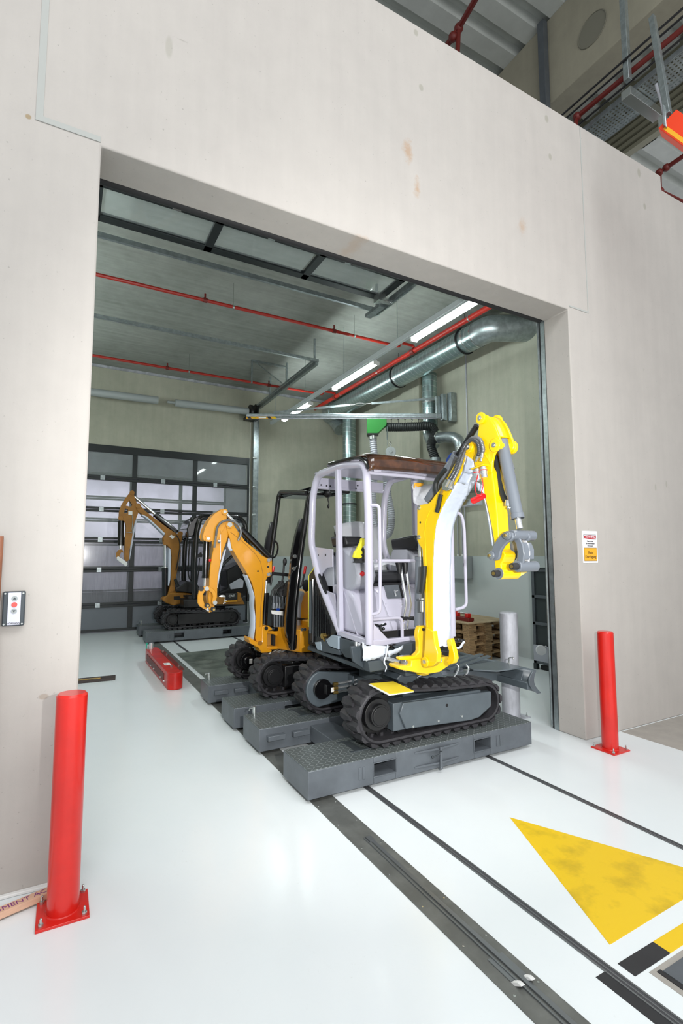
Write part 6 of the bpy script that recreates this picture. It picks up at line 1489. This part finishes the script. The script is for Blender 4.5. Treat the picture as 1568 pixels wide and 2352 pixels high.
MB().prism(ats([(377, 1229), (360, 1212), (338, 1191), (326, 1184), (326, 1181), (338, 1187), (360, 1207), (379, 1225)], Y=Y3-.01), (0, .2, 0)).out('belly_film', 'white film', bo3)
MB().prism(ats([(388, 1258), (391.5, 1262), (393, 1280), (391, 1330), (388, 1345), (386, 1345), (387, 1280)], Y=Y3-.01), (0, .2, 0)).out('belly_film', 'white film', bo3)
for p, r in (((317, 1162), .05), ((379, 1247), .045), ((414, 1226), .05), ((397, 1353), .05), ((379, 1375), .04)):
    c = at(*p, Y=Y3); MB().cyl(c-V((0, .012, 0)), c, r, seg=20).out('pivot_boss', dg, bo3, bevel=.003)
k = MB().prism(ats([(389, 1232), (393, 1228), (402, 1233), (396, 1238)], Y=Y3-.012), (0, .01, 0)).out('decal', 'paper white', bo3)
MB().tube(catmull(ats([(404, 1228), (411, 1240), (413, 1256), (411, 1270), (408, 1290), (404, 1310)], Y=Y3-.02), 5), .010, 8).out('boom_hose', 'black hose', bo3)
o3 = ats([(303.7, 1129), (297, 1133), (287, 1146), (279.5, 1159), (274, 1175), (273, 1192), (277, 1196), (284, 1196), (288, 1201), (289.7, 1212), (287, 1240), (286, 1263), (285, 1275), (286, 1284), (292, 1290), (296, 1285), (297, 1266), (302, 1240), (305, 1222), (307, 1205), (313, 1190), (319, 1174), (315, 1158), (308, 1140), (308, 1131)], Y=Y3+.02)
# real windows through the head: outer outline bridged to two holes
def holed(outer, holes):
    P = list(outer)
    for h in holes:
        j = min(range(len(P)), key=lambda i: (P[i]-h[0]).length); P = P[:j+1]+h+[h[0]]+[P[j]]+P[j+1:]
    return P
h1 = ats([(297, 1149), (304, 1160), (300, 1164), (289, 1161)], Y=Y3+.02); h2 = ats([(287, 1167), (294, 1170), (293, 1179), (285, 1178)], Y=Y3+.02)
sh = holed(o3, [h1, h2])
s3 = MB().prism(sh, (0, .13, 0)).out('stick', dg, E3)
for p, r in (((303, 1132), .045), ((277, 1190), .045), ((291, 1284), .04)):
    c = at(*p, Y=Y3+.02); MB().cyl(c-V((0, .02, 0)), c, r, seg=18).out('pivot_boss', dg, s3, bevel=.003)
MB().prism(ats([(295, 1174), (304, 1174), (304, 1182), (295, 1182)], Y=Y3+.012), (0, .006, 0)).out('decal', 'paper white', s3)
MB().tube(ats([(303, 1182), (305, 1195), (303, 1215), (305, 1225)], Y=Y3+.0), .009, 8).tube(ats([(289, 1222), (305, 1224)], Y=Y3+.0), .007, 8).out('stick_pipe', 'zinc', s3)
MB().prism(ats([(300, 1240), (305, 1222), (310, 1198), (313, 1192), (314, 1196), (308, 1225), (302, 1262), (298, 1285), (297, 1285), (299, 1262)], Y=Y3+.05), (0, .06, 0)).out('stick_film', 'white film', s3)
ram(E3, at(277.5, 1196, Y=Y3+.08), at(277, 1263, Y=Y3+.08), .055, .85, 'black gloss paint')
b = MB(); b.prism(ats([(272, 1263), (281, 1262), (284, 1270), (279, 1268), (275, 1274), (274, 1283), (270, 1286), (266, 1280), (267, 1270)], Y=Y3), (0, .03, 0)).out('side_link', dg, E3, bevel=.004)
MB().tube([at(271, 1283, Y=Y3-.03), at(290, 1297, Y=Y3-.03)], .001, 4)
P = [at(268, 1280, Y=Y3-.05), at(272, 1278, Y=Y3-.05), at(292, 1292, Y=Y3-.05), at(293, 1297, Y=Y3-.05), at(289, 1301, Y=Y3-.05), at(269, 1286, Y=Y3-.05)]
MB().prism(P, (0, .05, 0)).out('white_link_strip', 'paper white', E3, bevel=.006, label='white strap between the link pins')
ram(E3, at(406, 1224, Y=Y3+.08), at(307, 1139, Y=Y3+.08), .055, .52, 'black gloss paint')
ram(E3, at(379.5, 1368, Y=Y3+.08), at(379, 1250, Y=Y3+.08), .065, .56, 'black gloss paint')
c = at(379, 1303, Y=Y3+.08); MB().cyl(c-V((0, 0, .01)), c+V((0, 0, .01)), .085, seg=18).out('cylinder_collar', 'zinc', E3)
b = MB(); b.prism(ats([(373, 1376), (381, 1370), (390, 1362), (398, 1361), (424, 1361), (453, 1366), (456, 1388), (429, 1389), (414, 1387), (398, 1391), (384, 1386), (375, 1380)], Y=Y3-.05), (0, .28, 0)).out('swing_post', dg, E3, bevel=.012)
outs(MB().prism(ats([(399, 1370), (412, 1369), (415, 1374), (412, 1378), (399, 1377)], Y=Y3-.056), (0, .008, 0)).prism(ats([(421, 1366), (438, 1370), (445, 1375), (440, 1378), (421, 1371)], Y=Y3-.056), (0, .008, 0)), 'recess', 'black matt', E3)  # dark plates in front stand for the shade inside the holes
# cab
def c3(pts, Y, r, nm='cab_post', fil=.1): return MB().tube(fillet(ats(pts, Y=Y), fil, 5), r, 12).out(nm, bg, E3)
c3([(446, 1375), (447, 1300), (451, 1225), (460, 1188), (545, 1186), (562, 1200), (568, 1240), (570, 1380)], 7.25, .05)
c3([(423, 1370), (421, 1320), (425, 1245), (437, 1196), (450, 1190)], 8.05, .05)
c3([(436, 1240), (433, 1275), (432, 1320), (435, 1330), (440, 1332)], 7.6, .014, 'grab_handle', .05)
c3([(424, 1240), (417, 1238), (416, 1220), (419, 1212), (427, 1213)], 7.9, .014, 'grab_handle', .05)
b = MB(); b.prism(ats([(437, 1195), (445, 1189), (458, 1184), (480, 1183), (545, 1183), (558, 1190), (563, 1200), (545, 1192), (462, 1194), (450, 1204), (446, 1230), (432, 1235), (429, 1215)], Y=7.28), (0, .75, 0)).out('cab_roof', bg, E3, bevel=.02)
b = MB()
for p in ((440, 1193), (463, 1186)): b.ball(at(*p, Y=7.27), .045, 12)
outs(b, 'roof_lamp', 'black satin', E3)
MB().prism(ats([(415, 1345), (430, 1335), (452, 1340), (460, 1352), (470, 1362), (455, 1366), (424, 1361), (402, 1358), (404, 1350)], Y=7.5), (0, .6, 0)).out('footwell', 'black satin', E3, bevel=.02)
MB().prism(ats([(520, 1310), (556, 1290), (568, 1300), (570, 1370), (470, 1366), (505, 1358), (524, 1352)], Y=7.45), (0, .6, 0)).out('seat', 'black satin', E3, bevel=.03)
MB().prism(ats([(527, 1342), (552, 1328), (560, 1334), (558, 1350), (530, 1354)], Y=7.24), (0, .04, 0)).out('quarter_window', 'console grey', E3, bevel=.01)
MB().prism(ats([(448, 1278), (462, 1268), (465, 1275), (464, 1280), (450, 1281)], Y=7.5), (0, .05, 0)).tube(ats([(458, 1282), (456, 1310), (452, 1340)], Y=7.5), .012, 8).out('control_lever', 'black satin', E3)
MB().tube(catmull(ats([(402, 1330), (408, 1345), (414, 1352), (410, 1358)], Y=7.55), 5), .03, 8).out('hose_bundle', 'black hose', E3)
MB().box((2.2, 7.25, .78), (3.3, 8.15, .84)).out('cab_floor', 'black matt', E3)
c3([(500, 1230), (498, 1300), (496, 1375)], 7.27, .03)
c3([(560, 1230), (540, 1270), (508, 1300), (500, 1362)], 7.3, .03, 'cab_brace')
